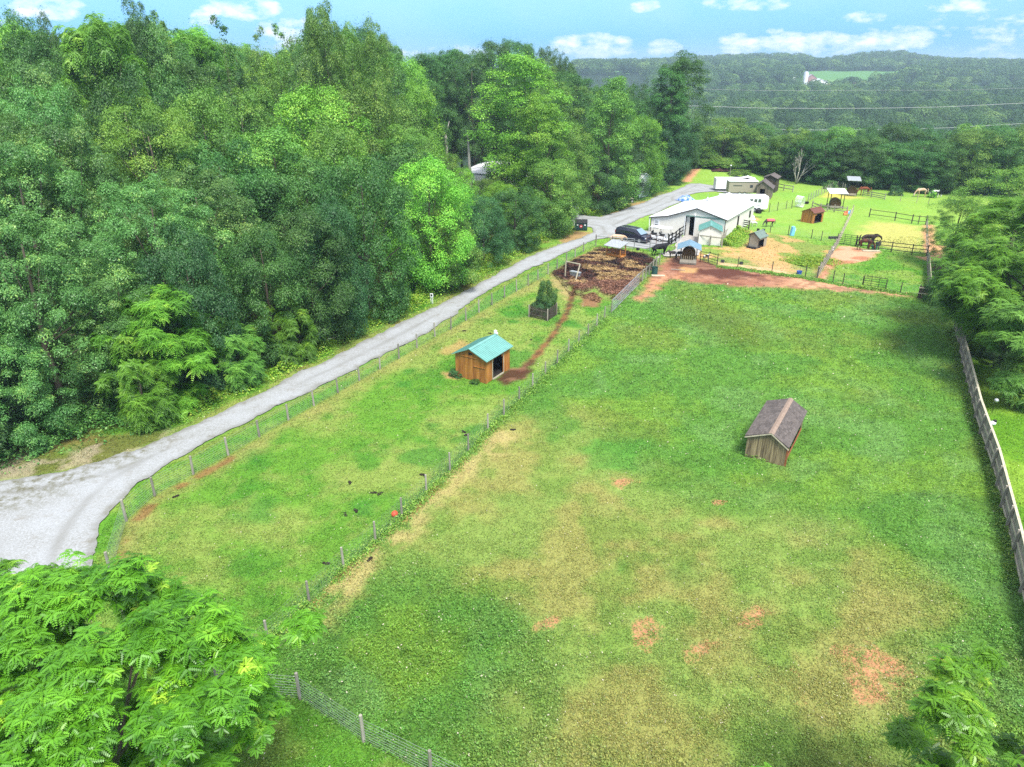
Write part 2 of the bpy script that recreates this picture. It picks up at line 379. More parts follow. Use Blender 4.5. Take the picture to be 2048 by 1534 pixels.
def groundcolor(x, y):
    """albedo colour (n,3), bare mask (0..1), lush mask, leafiness for tufts"""
    x = np.asarray(x, float); y = np.asarray(y, float)
    n1 = fbm(x, y, 9, 21, 4); n2 = fbm(x, y, 2.2, 22, 4); n3 = fbm(x, y, .7, 23, 3); n4 = fbm(x, y, 4.5, 24, 4)
    col = paint(np.broadcast_to(C(98, 158, 52), x.shape + (3,)).copy(), sstep(.38, .66, n2), C(132, 168, 76))
    bare = np.zeros(x.shape); lush = np.zeros(x.shape); g = np.ones(x.shape)
    # far fields: yellower
    up = sstep(84, 110, y)
    col = paint(col, up * .8, C(150, 190, 84)); col = paint(col, up * sstep(.5, .7, n1) * .5, C(120, 180, 70))
    # left paddock
    pad = pm(x, y, PADDOCK_PX, .3, .1)
    pc = paint(np.broadcast_to(C(106, 160, 58), x.shape + (3,)).copy(), sstep(.4, .62, n4), C(140, 168, 84))
    pc = paint(pc, sstep(.55, .72, n2) * .8, C(84, 146, 50)); pc = paint(pc, sstep(.6, .75, n3) * .35, C(150, 160, 96))
    wig = sstep(.57, .65, fbm(x, y, 5.5, 77, 4)) * pad
    pc = paint(pc, sstep(.6, .7, fbm(x, y, 5.5, 77, 4)) * .7, C(70, 142, 52))
    col = paint(col, pad, pc)
    dryedge = lm(x, y, [(222, 1150), (253, 1042), (310, 992), (387, 950), (457, 911), (577, 841), (676, 786), (834, 696), (932, 641), (1076, 560)], 1.1, .8, .8, 1.5, 6) * pad
    col = paint(col, dryedge * .6, C(168, 164, 104))
    orim = lm(x, y, [(235, 1180), (258, 1055), (316, 1000), (392, 956), (462, 918)], .28, .2, .3, .8, 8) * pad
    orim = orim * sstep(.4, .55, fbm(x, y, .7, 67, 3)); col = paint(col, orim * .7, C(150, 98, 66)); bare = np.maximum(bare, orim * .5)
    # big meadow
    fld = pm(x, y, FIELD_PX, .25, .1)
    nf = fbm(x, y, .5, 302, 3)
    fc = paint(np.broadcast_to(C(102, 157, 66), x.shape + (3,)).copy(), sstep(.4, .62, n4), C(122, 168, 66))
    fc = paint(fc, sstep(.52, .7, fbm(x, y, 3.4, 31, 4)) * .6, C(124, 172, 98))
    fc = paint(fc, sstep(.56, .7, fbm(x, y, 6.5, 33, 4)) * .55, C(128, 152, 70))
    dry = pm(x, y, [(1040, 815), (1120, 818), (1190, 880), (1320, 960), (1440, 985), (1560, 1010), (1680, 1040), (1790, 1130), (1880, 1250), (1930, 1400), (1900, 1640), (1000, 1640),
                    (1050, 1440), (1080, 1290), (1000, 1200), (840, 1130), (700, 1180), (640, 1215), (751, 1084), (853, 987), (976, 862)], 2.6, 2.6, 5, 41)
    dc = paint(np.broadcast_to(C(138, 166, 86), x.shape + (3,)).copy(), sstep(.4, .6, n4), C(158, 162, 96))
    dc = paint(dc, sstep(.5, .68, n2) * .6, C(112, 152, 66)); dc = paint(dc, sstep(.58, .72, fbm(x, y, 5, 37, 4)) * .5, C(170, 170, 108))
    fc = paint(fc, sstep(.52, .36, nf) * .5, C(66, 104, 40))
    fc = paint(fc, dry * .95, dc)
    for P, f, a, s, cc, k in [
        ([(1560, 660), (1420, 600), (1330, 590), (1360, 640), (1440, 680), (1520, 690)], 2, 2, 3, (104, 124, 52), .55),
        ([(1320, 1130), (1380, 1120), (1410, 1150), (1360, 1180), (1320, 1160)], .6, .6, 1.2, (92, 138, 60), .6),
        ([(1500, 1440), (1600, 1440), (1640, 1534), (1480, 1534)], .8, .8, 1.2, (96, 142, 62), .3),
        ([(960, 1180), (1060, 1230), (1050, 1280), (960, 1290)], .6, .8, 1.2, (90, 146, 62), .6),
        ([(1230, 1120), (1262, 1125), (1258, 1150), (1228, 1145)], .4, .4, 1, (90, 146, 60), .6),
        ([(1180, 880), (1300, 890), (1290, 950), (1180, 940)], .6, 1.2, 1.4, (84, 152, 60), .7),
        ([(1010, 630 + 170), (1110, 790), (1160, 860), (1100, 880)], .5, .8, 1.4, (84, 146, 56), .6)]:
        fc = paint(fc, pm(x, y, P, f, a, s, 51) * k, C(*cc))
    # trodden tan strip beside the middle fence
    st = lm(x, y, [(1000, 880), (958, 915), (915, 955), (868, 1000), (818, 1050), (765, 1098), (700, 1155), (632, 1222)], .9, .7, .9, 1.3, 14)
    st = st * sstep(.3, .6, fbm(x, y, .8, 65, 4)); fc = paint(fc, st * .75, C(198, 180, 122))
    st2 = lm(x, y, [(945, 905), (905, 945), (858, 990), (810, 1040), (757, 1088), (694, 1143), (625, 1210)], .15, .12, .25, .7, 15)
    st2 = st2 * sstep(.42, .58, fbm(x, y, 1.2, 66, 3)); fc = paint(fc, st2 * .7, C(178, 110, 70)); 
    # bare orange patches
    soil = np.zeros(x.shape)
    for P, f, a, s in [([(1680, 1290), (1740, 1280), (1800, 1320), (1830, 1360), (1810, 1400), (1740, 1420), (1690, 1380), (1668, 1330)], .9, 1.5, .9),
                    ([(1340, 1300), (1400, 1262), (1440, 1268), (1470, 1290), (1440, 1312), (1380, 1320)], .7, .9, .8),
                    ([(1250, 1245), (1300, 1230), (1330, 1270), (1300, 1310), (1262, 1295)], .7, .9, .8),
                    ([(1470, 1222), (1510, 1205), (1545, 1232), (1520, 1262), (1480, 1250)], .6, .8, .8),
                    ([(1576, 1330), (1600, 1320), (1616, 1395), (1580, 1400)], .4, .5, .7), ([(1860, 1290), (1880, 1290), (1900, 1340), (1878, 1350)], .3, .5, .7),
                    ([(1420, 1000), (1456, 1000), (1452, 1016), (1424, 1014)], .3, .4, .7), ([(1190, 958), (1250, 950), (1290, 962), (1240, 980)], .5, .8, .9),
                    ([(1060, 1240), (1120, 1235), (1110, 1262), (1070, 1262)], .3, .5, .9)]:
        soil = np.maximum(soil, pm(x, y, P, f, a, s, 61))
    SOILM[0] = soil * fld; soil = soil * .55 * sstep(.42, .6, fbm(x, y, .5, 63, 3)); soil0 = soil * sstep(.44, .6, fbm(x, y, .5, 63, 3) * .6 + .4 * fbm(x, y, .2, 64, 2) + .10 * (soil - .5))
    bare = np.maximum(bare, np.maximum(soil * .9, st * .45) * fld); bare = np.maximum(bare, st2 * .8 * fld)
    col = paint(col, fld, fc); lush = np.maximum(lush, fld * (1 - dry))
    # paddock mud, straw and tracks
    mud = pm(x, y, [(1130, 523), (1200, 496), (1250, 500), (1300, 508), (1318, 520), (1300, 545), (1272, 575), (1248, 602), (1218, 600), (1190, 575), (1160, 588), (1140, 572), (1112, 556), (1104, 545)], .7, 1.5, 1.8, 71) * pad
    mc = paint(np.broadcast_to(C(108, 70, 56, .6), x.shape + (3,)).copy(), sstep(.4, .6, n3), C(58, 38, 34, .5))
    pink = pm(x, y, [(1190, 560), (1270, 548), (1300, 548), (1248, 606), (1190, 600), (1150, 592), (1130, 560)], 1, 1.5, 1.2, 72)
    mc = paint(mc, pink * .75, C(178, 130, 104)); mc = paint(mc, sstep(.55, .65, fbm(x, y, .5, 73, 3)) * pink * .6, C(88, 50, 42))
    col = paint(col, mud, mc); bare = np.maximum(bare, mud)
    straw = np.zeros(x.shape)
    for P in ([(1150, 515), (1185, 502), (1222, 506), (1240, 520), (1200, 528), (1155, 526)], [(1160, 530), (1210, 525), (1262, 538), (1240, 556), (1200, 552)], [(1240, 512), (1262, 520), (1290, 532), (1286, 542), (1250, 536)],
              [(1145, 552), (1168, 556), (1166, 566), (1148, 566)], [(1190, 545), (1290, 545), (1280, 560), (1200, 560)]):
        straw = np.maximum(straw, pm(x, y, P, .5, .9, .9, 74))
    col = paint(col, straw * mud * sstep(.36, .62, fbm(x, y, 1.1, 78, 4)) * .85, C(222, 188, 128))
    tan = pm(x, y, [(1100, 552), (1130, 526), (1200, 492), (1210, 496), (1140, 528), (1130, 560), (1150, 590), (1130, 600), (1110, 570)], .5, .8, 1, 75) * pad
    col = paint(col, tan * (1 - mud) * .7, C(196, 164, 116)); bare = np.maximum(bare, tan * .6)
    red = pm(x, y, [(1158, 594), (1192, 586), (1204, 600), (1198, 614), (1160, 614)], .4, .6, .9, 76)
    col = paint(col, red * .85, C(164, 110, 86)); bare = np.maximum(bare, red * .8)
    tr = lm(x, y, [(1150, 575), (1142, 600), (1136, 622), (1118, 650), (1098, 680), (1078, 705), (1058, 728), (1040, 745)], .32, .22, .3, .6, 79)
    col = paint(col, tr * .9, paint(np.broadcast_to(C(150, 96, 66), x.shape + (3,)).copy(), sstep(.4, .6, n3), C(96, 58, 44))); bare = np.maximum(bare, tr * .9)
    dk = pm(x, y, [(990, 758), (1020, 740), (1050, 728), (1064, 742), (1050, 758), (1010, 770)], .3, .5, .8, 80)
    col = paint(col, dk * .95, paint(np.broadcast_to(C(92, 56, 44), x.shape + (3,)).copy(), sstep(.45, .6, n3), C(140, 100, 78))); bare = np.maximum(bare, dk)
    tn = pm(x, y, [(880, 700), (920, 680), (950, 690), (930, 702), (890, 712)], .5, .7, .9, 81) * .7 + pm(x, y, [(884, 745), (918, 745), (914, 758), (890, 756)], .3, .4, .7, 82)
    col = paint(col, np.clip(tn, 0, 1) * .8, C(206, 158, 112)); bare = np.maximum(bare, np.clip(tn, 0, 1) * .6)
    # red yard right of the gate line
    rd = pm(x, y, [(1322, 528), (1345, 512), (1400, 516), (1437, 531), (1545, 547), (1612, 556), (1690, 569), (1775, 582), (1835, 592), (1790, 590), (1700, 583), (1600, 577), (1480, 573), (1400, 568), (1355, 558), (1330, 566),
                   (1296, 598), (1280, 606), (1272, 598), (1296, 560)], .7, .9, 1.0, 83)
    rc = paint(np.broadcast_to(C(172, 118, 92), x.shape + (3,)).copy(), pm(x, y, [(1560, 548), (1900, 590), (1900, 640), (1560, 600)], 3, 2, 3, 84), C(222, 170, 130))
    rc = paint(rc, pm(x, y, [(1262, 612), (1290, 560), (1330, 548), (1368, 552), (1340, 575)], 1, .6, 2, 85), C(214, 152, 110))
    rc = paint(rc, pm(x, y, [(1340, 528), (1400, 522), (1470, 535), (1520, 552), (1470, 560), (1400, 550), (1350, 540)], .6, 1.1, 1.4, 86) * .85, C(88, 50, 42))
    rc = paint(rc, sstep(.45, .62, n2) * .45, C(196, 148, 120)); rc = paint(rc, sstep(.5, .62, n3) * .5, C(104, 66, 54)); rc = paint(rc, pm(x, y, [(1358, 534), (1395, 536), (1390, 546), (1362, 544)], .3, .4, .6, 87), C(206, 160, 106))
    col = paint(col, rd, rc); bare = np.maximum(bare, rd)
    # hen yard
    hy = pm(x, y, [(1400, 494), (1448, 496), (1475, 470), (1470, 458), (1495, 461), (1575, 473), (1630, 490), (1664, 492), (1632, 556), (1545, 546), (1437, 530), (1380, 510)], .4, .5, 1.5, 88)
    hc = paint(np.broadcast_to(C(222, 176, 120), x.shape + (3,)).copy(), sstep(.42, .62, n2), C(196, 168, 108))
    hc = paint(hc, sstep(.47, .6, fbm(x, y, 3.2, 89, 4)) * .85, C(120, 156, 66))
    hc = paint(hc, np.clip(pm(x, y, [(1455, 495), (1480, 466), (1500, 480), (1480, 500)], .7, .8, 1.5, 90) + pm(x, y, [(1590, 520), (1650, 505), (1630, 550), (1600, 548)], .9, 1, 1.5, 91) + pm(x, y, [(1400, 496), (1450, 500), (1440, 514), (1400, 508)], .7, .8, 1.5, 92), 0, 1) * .8, C(112, 164, 60))
    pth = pm(x, y, [(1437, 524), (1480, 529), (1560, 540), (1600, 552), (1545, 546), (1440, 532)], .3, .4, 1, 93)
    hc = paint(hc, pth, C(228, 190, 142)); col = paint(col, hy, hc); bare = np.maximum(bare, hy * .6)
    # horse pad and path, pale pen
    hp = pm(x, y, [(1676, 492), (1712, 495), (1760, 502), (1752, 511), (1720, 524), (1690, 528), (1668, 530), (1655, 556), (1640, 566), (1632, 560), (1650, 520)], .4, .5, 1.5, 94)
    col = paint(col, hp, paint(np.broadcast_to(C(226, 176, 140), x.shape + (3,)).copy(), sstep(.45, .65, n2), C(196, 134, 100))); bare = np.maximum(bare, hp)
    pen = pm(x, y, [(1740, 442), (1800, 446), (1850, 452), (1850, 505), (1800, 500), (1750, 486), (1718, 470)], 1.5, 1.6, 2.5, 95)
    col = paint(col, pen * .8, C(196, 192, 116))
    dt = pm(x, y, [(1820, 510), (1852, 514), (1880, 492), (1930, 500), (1920, 524), (1880, 532), (1856, 522)], .5, .7, 1.5, 96) + lm(x, y, [(1862, 505), (1856, 470), (1858, 450)], .7, .4, .4, 1, 97)
    col = paint(col, np.clip(dt, 0, 1), C(228, 172, 126)); bare = np.maximum(bare, np.clip(dt, 0, 1))
    d2 = pm(x, y, [(1484, 430), (1505, 432), (1520, 440), (1500, 442), (1480, 440)], .5, .6, 1.2, 98); col = paint(col, d2, C(220, 178, 122))
    d3 = pm(x, y, [(1660, 384), (1700, 390), (1730, 396), (1700, 398), (1640, 394)], 1, 1, 3, 99); col = paint(col, d3 * .8, C(206, 196, 104))
    # orange cut bank past the trees
    ob = pm(x, y, [(1364, 366), (1378, 350), (1392, 343), (1416, 343), (1400, 352), (1380, 366)], .6, .6, 2, 100); col = paint(col, ob, C(232, 172, 130)); bare = np.maximum(bare, ob)
    # yard by the dumpster
    yd = pm(x, y, [(1205, 420), (1240, 408), (1290, 402), (1300, 408), (1250, 422), (1215, 432)], .6, .8, 1.5, 101) + pm(x, y, [(1120, 480), (1150, 462), (1185, 465), (1160, 480), (1128, 490)], .5, .8, 1.5, 102)
    col = paint(col, np.clip(yd, 0, 1) * .8, C(196, 146, 108)); bare = np.maximum(bare, np.clip(yd, 0, 1) * .8)
    # strip between wood and driveway
    rdd = sdpoly(x, y, DRIVE); ed = sdpoly(x, y, FOREST)
    ver = (ed > -7) & (ed < 1) & (x < 30) & (y < 140)
    sh = ver * sstep(-.6, -.1, -np.abs(rdd + .4)) * .5
    col = paint(col, sh * .6, C(176, 158, 110))
    vb = ver * sstep(-3.2, -.4, ed + (fbm(x, y, 2.2, 103, 4) - .5) * 5) * sstep(.42, .6, n4)
    col = paint(col, vb * .75, C(150, 128, 84)); bare = np.maximum(bare, vb * .3)
    sc = pm(x, y, [(-100, 960), (0, 905), (150, 900), (240, 868), (330, 862), (330, 880), (260, 905), (200, 926), (60, 955)], .8, .8, 1.5, 104)
    col = paint(col, sc * .85, paint(np.broadcast_to(C(112, 118, 62), x.shape + (3,)).copy(), sstep(.48, .56, fbm(x, y, 1.4, 105, 4)), C(176, 166, 146)))
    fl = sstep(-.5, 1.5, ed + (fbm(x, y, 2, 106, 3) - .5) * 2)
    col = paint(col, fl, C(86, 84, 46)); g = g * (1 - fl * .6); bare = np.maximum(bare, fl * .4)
    # mown yard right of the board fence
    rx = np.interp(y, [22, 25.9, 41, 64.4, 70, 82], [23.0, 23.7, 31, 42.4, 48, 52])
    ry = sstep(.1, .5, x - rx) * (1 - sstep(78, 81, y)) * sstep(18, 20, y)
    rc = paint(np.broadcast_to(C(104, 160, 44), x.shape + (3,)).copy(), sstep(.4, .65, n4), C(140, 184, 66))
    col = paint(col, ry, rc); lush = lush * (1 - ry)
    # far country
    far = sstep(165, 185, y); col = col * (1 + (1 - np.clip(bare * 1.3, 0, 1))[..., None] * np.array([.10, .03, -.10])); col = paint(col, far, C(40, 62, 34))
    a = 1024 + 1558 * x / np.maximum(y, 1)
    crop = croparea(a, y)
    cc = paint(np.broadcast_to(C(118, 156, 84), x.shape + (3,)).copy(), sstep(925, 940, y + (a - 1700) * .3), C(100, 148, 78))
    cc = paint(cc, ((y < 905) & (a > 1705) & (a < 1768)) * 1.0, C(226, 206, 168)); cc = paint(cc, ((y < 885) & (a > 1640) & (a < 1678)) * 1.0, C(226, 206, 168))
    col = paint(col, crop * 1.0, cc)
    return col, bare, lush, g, pad, fld, ry, ed, rdd

def axis(parts):
    out = []
    for a, b, s in parts: out.append(np.arange(a, b, s))
    out.append([parts[-1][1]]); return np.concatenate(out)
gx = axis([(-9000, -2000, 1000), (-2000, -400, 100), (-400, -120, 20), (-120, -46, 1.5), (-46, 62, .27), (62, 100, .8), (100, 200, 6), (200, 1100, 16), (1100, 3000, 100), (3000, 9000, 1000)])
gy = axis([(-3000, -200, 400), (-200, 0, 25), (0, 21, 1), (21, 96, .27), (96, 170, .5), (170, 300, 4), (300, 1500, 12), (1500, 3000, 100), (3000, 12000, 1000)])
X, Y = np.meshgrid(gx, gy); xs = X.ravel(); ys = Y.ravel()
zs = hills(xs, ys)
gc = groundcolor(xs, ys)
GSOIL = SOILM[0].copy()
# small real relief: hoof marks and hummocks
zs = zs + (fbm(xs, ys, .6, 200, 2) - .5) * .10 * (np.abs(xs) < 100) * (ys < 170) * (ys > 10)
GZ = zs.copy()
nx_, ny_ = len(gx), len(gy)
idx = np.arange(nx_ * ny_).reshape(ny_, nx_)
F = np.stack([idx[:-1, :-1], idx[:-1, 1:], idx[1:, 1:], idx[1:, :-1]], -1).reshape(-1, 4)
t = NT('ground_cover')
P_ = t.n('ShaderNodeTexCoord').outputs['Object']
base = t.attr('gcol', 'Color'); bare_ = t.attr('bare')
nA = t.noise(1.7, 5, .62, P_); nB = t.noise(7.5, 4, .65, P_); nC = t.noise(26, 3, .6, P_)
sn = t.math('ADD', t.math('MULTIPLY', t.noise(2.4, 5, .75, P_), .65), t.math('MULTIPLY', nB, .35))
sm = t.math('MULTIPLY', t.math('SUBTRACT', t.math('ADD', t.math('MULTIPLY', t.attr('soil'), .36), sn), .715), 6.0, clamp=True)
base = t.mix(t.math('MULTIPLY', sm, t.math('GREATER_THAN', t.attr('soil'), .02)), base, t.mix(t.ramp(nC, .4, .6), PH(216, 168, 124), PH(192, 128, 88)))
v = t.math('ADD', t.math('MULTIPLY', t.math('SUBTRACT', nA, .5), .9), t.math('MULTIPLY', t.math('SUBTRACT', nB, .5), 1.6))
v = t.math('ADD', v, t.math('MULTIPLY', t.math('SUBTRACT', nC, .5), 1.4))
v = t.math('ADD', 1.0, t.math('MULTIPLY', v, .75))
v = t.math('MAXIMUM', v, .25)
cmb = t.n('ShaderNodeCombineColor')
t.l(t.math('ADD', t.math('MULTIPLY', v, .9), .1), cmb.inputs[0]); t.l(v, cmb.inputs[1]); t.l(t.math('ADD', t.math('MULTIPLY', v, .8), .2), cmb.inputs[2])
gcol = t.mix(1.0, base, cmb.outputs[0], 'MULTIPLY')
spk = t.n('ShaderNodeTexVoronoi'); spk.inputs['Scale'].default_value = 1.5; t.l(P_, spk.inputs['Vector'])
peb = t.math('MULTIPLY', t.math('LESS_THAN', spk.outputs['Distance'], .055), t.math('GREATER_THAN', nA, .5))
gcol = t.mix(t.math('MULTIPLY', peb, .6), gcol, (.42, .36, .27))
bmp = t.bump(t.math('ADD', nB, t.math('MULTIPLY', nC, .6)), .9, .07)
ground_mat = t.done(t.princ(gcol, .95, 0, .1, bmp))
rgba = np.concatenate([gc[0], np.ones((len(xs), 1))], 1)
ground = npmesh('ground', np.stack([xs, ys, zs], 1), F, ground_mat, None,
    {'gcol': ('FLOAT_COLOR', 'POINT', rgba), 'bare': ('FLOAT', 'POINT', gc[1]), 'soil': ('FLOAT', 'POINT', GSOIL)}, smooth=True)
tag(ground, kind='structure')

# ------------------------------------------------------------------ gravel driveway, concrete apron
def sheet(name, mask_fn, bx, step, lift, mat):
    ax_ = np.arange(bx[0], bx[1], step); ay = np.arange(bx[2], bx[3], step)
    X, Y = np.meshgrid(ax_, ay); s = mask_fn(X.ravel(), Y.ravel()).reshape(X.shape)
    gyy, gxx = np.gradient(s, step)
    g2 = np.maximum(gxx ** 2 + gyy ** 2, .15)
    mv = np.clip(-s, 0, step * 1.5)
    Xn = X + gxx / g2 * mv; Yn = Y + gyy / g2 * mv
    n = len(ax_); id_ = np.arange(X.size).reshape(X.shape)
    ins = s > 0; c = ins[:-1, :-1] | ins[1:, :-1] | ins[:-1, 1:] | ins[1:, 1:]
    F = np.stack([id_[:-1, :-1], id_[:-1, 1:], id_[1:, 1:], id_[1:, :-1]], -1)[c]
    used = np.unique(F); rem = np.full(X.size, -1); rem[used] = np.arange(len(used))
    xv, yv = Xn.ravel()[used], Yn.ravel()[used]
    z = hills(xv, yv) + (fbm(xv, yv, .6, 200, 2) - .5) * .02 + lift
    dd_ = mask_fn(xv, yv); trk = np.exp(-((dd_ - .95) / .22) ** 2) * .0 + sstep(.5, .0, dd_) * .7 + np.exp(-((sdpoly(xv, yv, DRIVE) - 1.75) / .25) ** 2) * .9 * fbm(xv, yv, 2.5, 70, 3)
    o = npmesh(name, np.stack([xv, yv, z], 1), rem[F], mat, smooth=True, attrs={'track': ('FLOAT', 'POINT', np.clip(trk, 0, 1)), 'rough': ('FLOAT', 'POINT', np.clip(pm(xv, yv, [(-200, 960), (60, 950), (240, 905), (330, 872), (360, 880), (250, 930), (130, 985), (60, 1010), (-60, 1060), (-200, 1060)], 1.2, .8, 2, 71) + .45 * sstep(.8, 0, dd_), 0, 1))})
    return tag(o, kind='structure')
t = NT('gravel')
P_ = t.n('ShaderNodeTexCoord').outputs['Object']
nA = t.noise(.35, 5, .6, P_); nB = t.noise(9, 5, .7, P_); nC = t.noise(34, 3, .6, P_)
c = t.mix(t.ramp(nA, .35, .65), PH(190, 193, 194, .55), PH(166, 166, 160, .55))
c = t.mix(t.ramp(nB, .35, .7), c, PH(206, 209, 211, .58)); c = t.mix(t.math('MULTIPLY', t.ramp(nC, .5, .72), .6), c, PH(110, 108, 104, .55))
nD = t.noise(.8, 6, .7, P_)
c = t.mix(t.math('MULTIPLY', t.ramp(nD, .56, .72), .5), c, PH(142, 130, 108, .55))
c = t.mix(t.math('MULTIPLY', t.attr('track'), t.ramp(nB, .3, .6)), c, PH(134, 130, 118, .5))
c = t.mix(t.math('MULTIPLY', t.attr('rough'), t.ramp(t.noise(1.6, 6, .75, P_), .44, .64)), c, PH(132, 130, 104, .5))
gravel = t.done(t.princ(c, .95, 0, .15, t.bump(t.math('ADD', nB, nC), .6, .03)))
drv = sheet('gravel_driveway', roadmask, (-52, 60, 14, 160), .22, .065, gravel)
APR = polyw([(1352, 500), (1350, 488), (1372, 471), (1396, 474), (1396, 489), (1402, 498), (1398, 512), (1330, 514), (1322, 508)])
conc = M('worn_concrete', PH(196, 190, 182), .9, .25, 1.2, bump=.2, tint=False)
sheet('concrete_apron', lambda x, y: sdpoly(x, y, APR) + (fbm(x, y, 1.2, 4, 3) - .5) * .4, (18, 34, 84, 104), .25, .095, conc)
# ------------------------------------------------------------------ foliage
def leafmat(name, c1, c2, c3=None, trans=.22, rough=.5, oi=.5):
    c1, c2, c3 = [(c[0] * 1.16, c[1], c[2] * .82) for c in (c1, c2, c3)]
    t = NT(name); a = t.attr('tint')
    col = t.mix(t.ramp(a, .0, .75), c1, c2)
    if c3: col = t.mix(t.ramp(a, .72, 1.0), col, c3)
    info = t.n('ShaderNodeObjectInfo')
    hs = t.n('ShaderNodeHueSaturation'); t.l(col, hs.inputs['Color'])
    t.setin(hs.inputs['Hue'], t.math('ADD', .494, t.math('MULTIPLY', info.outputs['Random'], .022)))
    t.setin(hs.inputs['Value'], t.math('ADD', 1 - oi / 2, t.math('MULTIPLY', info.outputs['Random'], oi)))
    p = t.princ(hs.outputs[0], rough, 0, .35)
    tr = t.n('ShaderNodeBsdfTranslucent'); t.l(t.mix(1.0, hs.outputs[0], (1.25, 1.35, .5), 'MULTIPLY'), tr.inputs['Color'])
    mx = t.n('ShaderNodeMixShader'); mx.inputs[0].default_value = trans
    t.l(p, mx.inputs[1]); t.l(tr.outputs[0], mx.inputs[2])
    return t.done(mx.outputs[0])
LK = .88
L = {
 'silver': leafmat('silvery_leaves', PH(56, 106, 56, LK), PH(108, 164, 94, LK), PH(164, 204, 114, LK), .25, .42),
 'mid': leafmat('green_leaves', PH(62, 110, 46, LK), PH(112, 162, 70, LK), PH(158, 194, 90, LK)),
 'bright': leafmat('bright_leaves', PH(74, 134, 42, LK), PH(128, 188, 68, LK), PH(172, 214, 92, LK)),
 'dark': leafmat('dark_leaves', PH(44, 88, 44, LK), PH(78, 128, 62, LK), PH(114, 160, 84, LK)),
 'deep': leafmat('deep_blue_green_leaves', PH(36, 76, 44, LK), PH(64, 110, 64, LK), PH(98, 142, 88, LK)),
 'olive': leafmat('olive_leaves', PH(74, 122, 50, LK), PH(118, 164, 68, LK), PH(158, 194, 88, LK)),
 'feather': leafmat('feathery_leaves', PH(66, 122, 42, LK), PH(116, 178, 62, LK), PH(164, 212, 86, LK), .3),
 'walnut': leafmat('walnut_leaves', PH(54, 104, 26, LK * .95), PH(102, 162, 42, LK * 1.05), PH(168, 208, 76, LK * 1.05), .2, .38),
 'far': leafmat('distant_leaves', PH(38, 72, 46, LK * .8), PH(80, 120, 64, LK * .8), PH(122, 156, 84, LK * .85), .3, .7, .55),
 'weed': leafmat('weeds', PH(84, 140, 36, LK), PH(132, 180, 60, LK), PH(176, 196, 84, LK)),
}
bark = M('bark', PH(128, 116, 100, .5), .9, .4, 6, stretch=(1, 1, .15), bump=.4)
palebark = M('pale_bark', PH(196, 190, 176, .55), .9, .3, 5, stretch=(1, 1, .2), bump=.3)

def unit(v): return v / np.maximum(np.linalg.norm(v, axis=-1, keepdims=True), 1e-9)
def leaf_quads(P, N, size, asp=.5, rng=RNG, droop=.0, fold=.12):
    """diamond leaves centred on P, facing N"""
    n = len(P); r = unit(rng.normal(size=(n, 3)) + np.array([0, 0, -droop]))
    A = unit(r - N * np.sum(r * N, 1, keepdims=True)); B = np.cross(N, A)
    s = size[:, None] if hasattr(size, 'shape') and size.shape else np.full((n, 1), size)
    V = np.stack([P - A * s * .5, P + B * s * asp * .5 + N * s * fold, P + A * s * .5, P - B * s * asp * .5 + N * s * fold], 1).reshape(-1, 3)
    return V, np.arange(n * 4).reshape(-1, 4)
def crown_pts(seed, R, z0, z1, nclump, nleaf, prof='round', cr=(.2, .34), gap=0.0, inner=.42):
    rng = np.random.default_rng(seed); H = z1 - z0; n = nclump
    d = unit(rng.normal(size=(n, 3)))
    h = (rng.uniform(0, 1, n)) if prof != 'round' else (d[:, 2] + 1) / 2
    if prof == 'tall': w = np.sin(np.clip(h * .76 + .14, 0, 1) * math.pi) ** .55 * np.interp(h, [0, .5, .85, 1], [.8, 1, .9, .62])
    elif prof == 'cone': w = np.interp(h, [0, .15, .6, 1], [.75, 1, .8, .22])
    elif prof == 'spread': w = np.interp(h, [0, .4, .8, 1], [.6, 1, .95, .6])
    elif prof == 'hedge': w = np.interp(h, [0, .3, .7, 1], [.95, 1, .85, .35])
    else: w = np.sqrt(np.clip(1 - (2 * h - 1) ** 2, 0, 1)) ** .8
    th = rng.uniform(0, 2 * math.pi, n)
    lob = 1 + .16 * np.sin(th * 3 + seed) + .12 * np.sin(th * 5 + h * 7 + seed * 2)
    rad = R * w * lob * (1 - inner * rng.uniform(0, 1, n) ** 2.2)
    c = np.stack([np.cos(th) * rad, np.sin(th) * rad, z0 + h * H], 1)
    c += rng.normal(size=c.shape) * R * .06
    rc = R * rng.uniform(cr[0], cr[1], n) * rng.choice([.55, .8, 1.0, 1.2], n)
    w8 = rc ** 2; k = rng.choice(n, nleaf, p=w8 / w8.sum())
    out = unit(np.stack([np.cos(th), np.sin(th), (h - .35) * 1.2], 1))
    dd = unit(rng.normal(size=(nleaf, 3)) + out[k] * .75 + np.array([0, 0, .55]))
    P = c[k] + dd * (rc[k] * (.55 + .45 * rng.uniform(0, 1, nleaf) ** .5))[:, None] * np.array([1, 1, .72])
    stray = rng.uniform(0, 1, nleaf) < .26; P = P + rng.normal(size=P.shape) * (np.where(stray, .34, .07) * rc[k])[:, None]
    N = unit(dd * .7 + np.array([0, 0, .65]) + rng.normal(size=(nleaf, 3)) * .3)
    ct = rng.uniform(0, 1, n)
    tint = np.clip(.5 * ct[k] + .5 * rng.uniform(0, 1, nleaf) , 0, 1)
    return rng, c, rc, P, N, tint
def crown_mesh(name, seed, R, z0, z1, nclump, nleaf, ls, prof='round', mat='mid', asp=.5, droop=0, **k):
    rng, c, rc, P, N, tint = crown_pts(seed, R, z0, z1, nclump, nleaf, prof, **k)
    V, F = leaf_quads(P, N, ls * rng.uniform(.6, 1.35, len(P)), asp, rng, droop)
    o = npmesh('crown', V, F, L[mat], None, {'tint': ('FLOAT', 'FACE', tint)})
    return o, c, rc
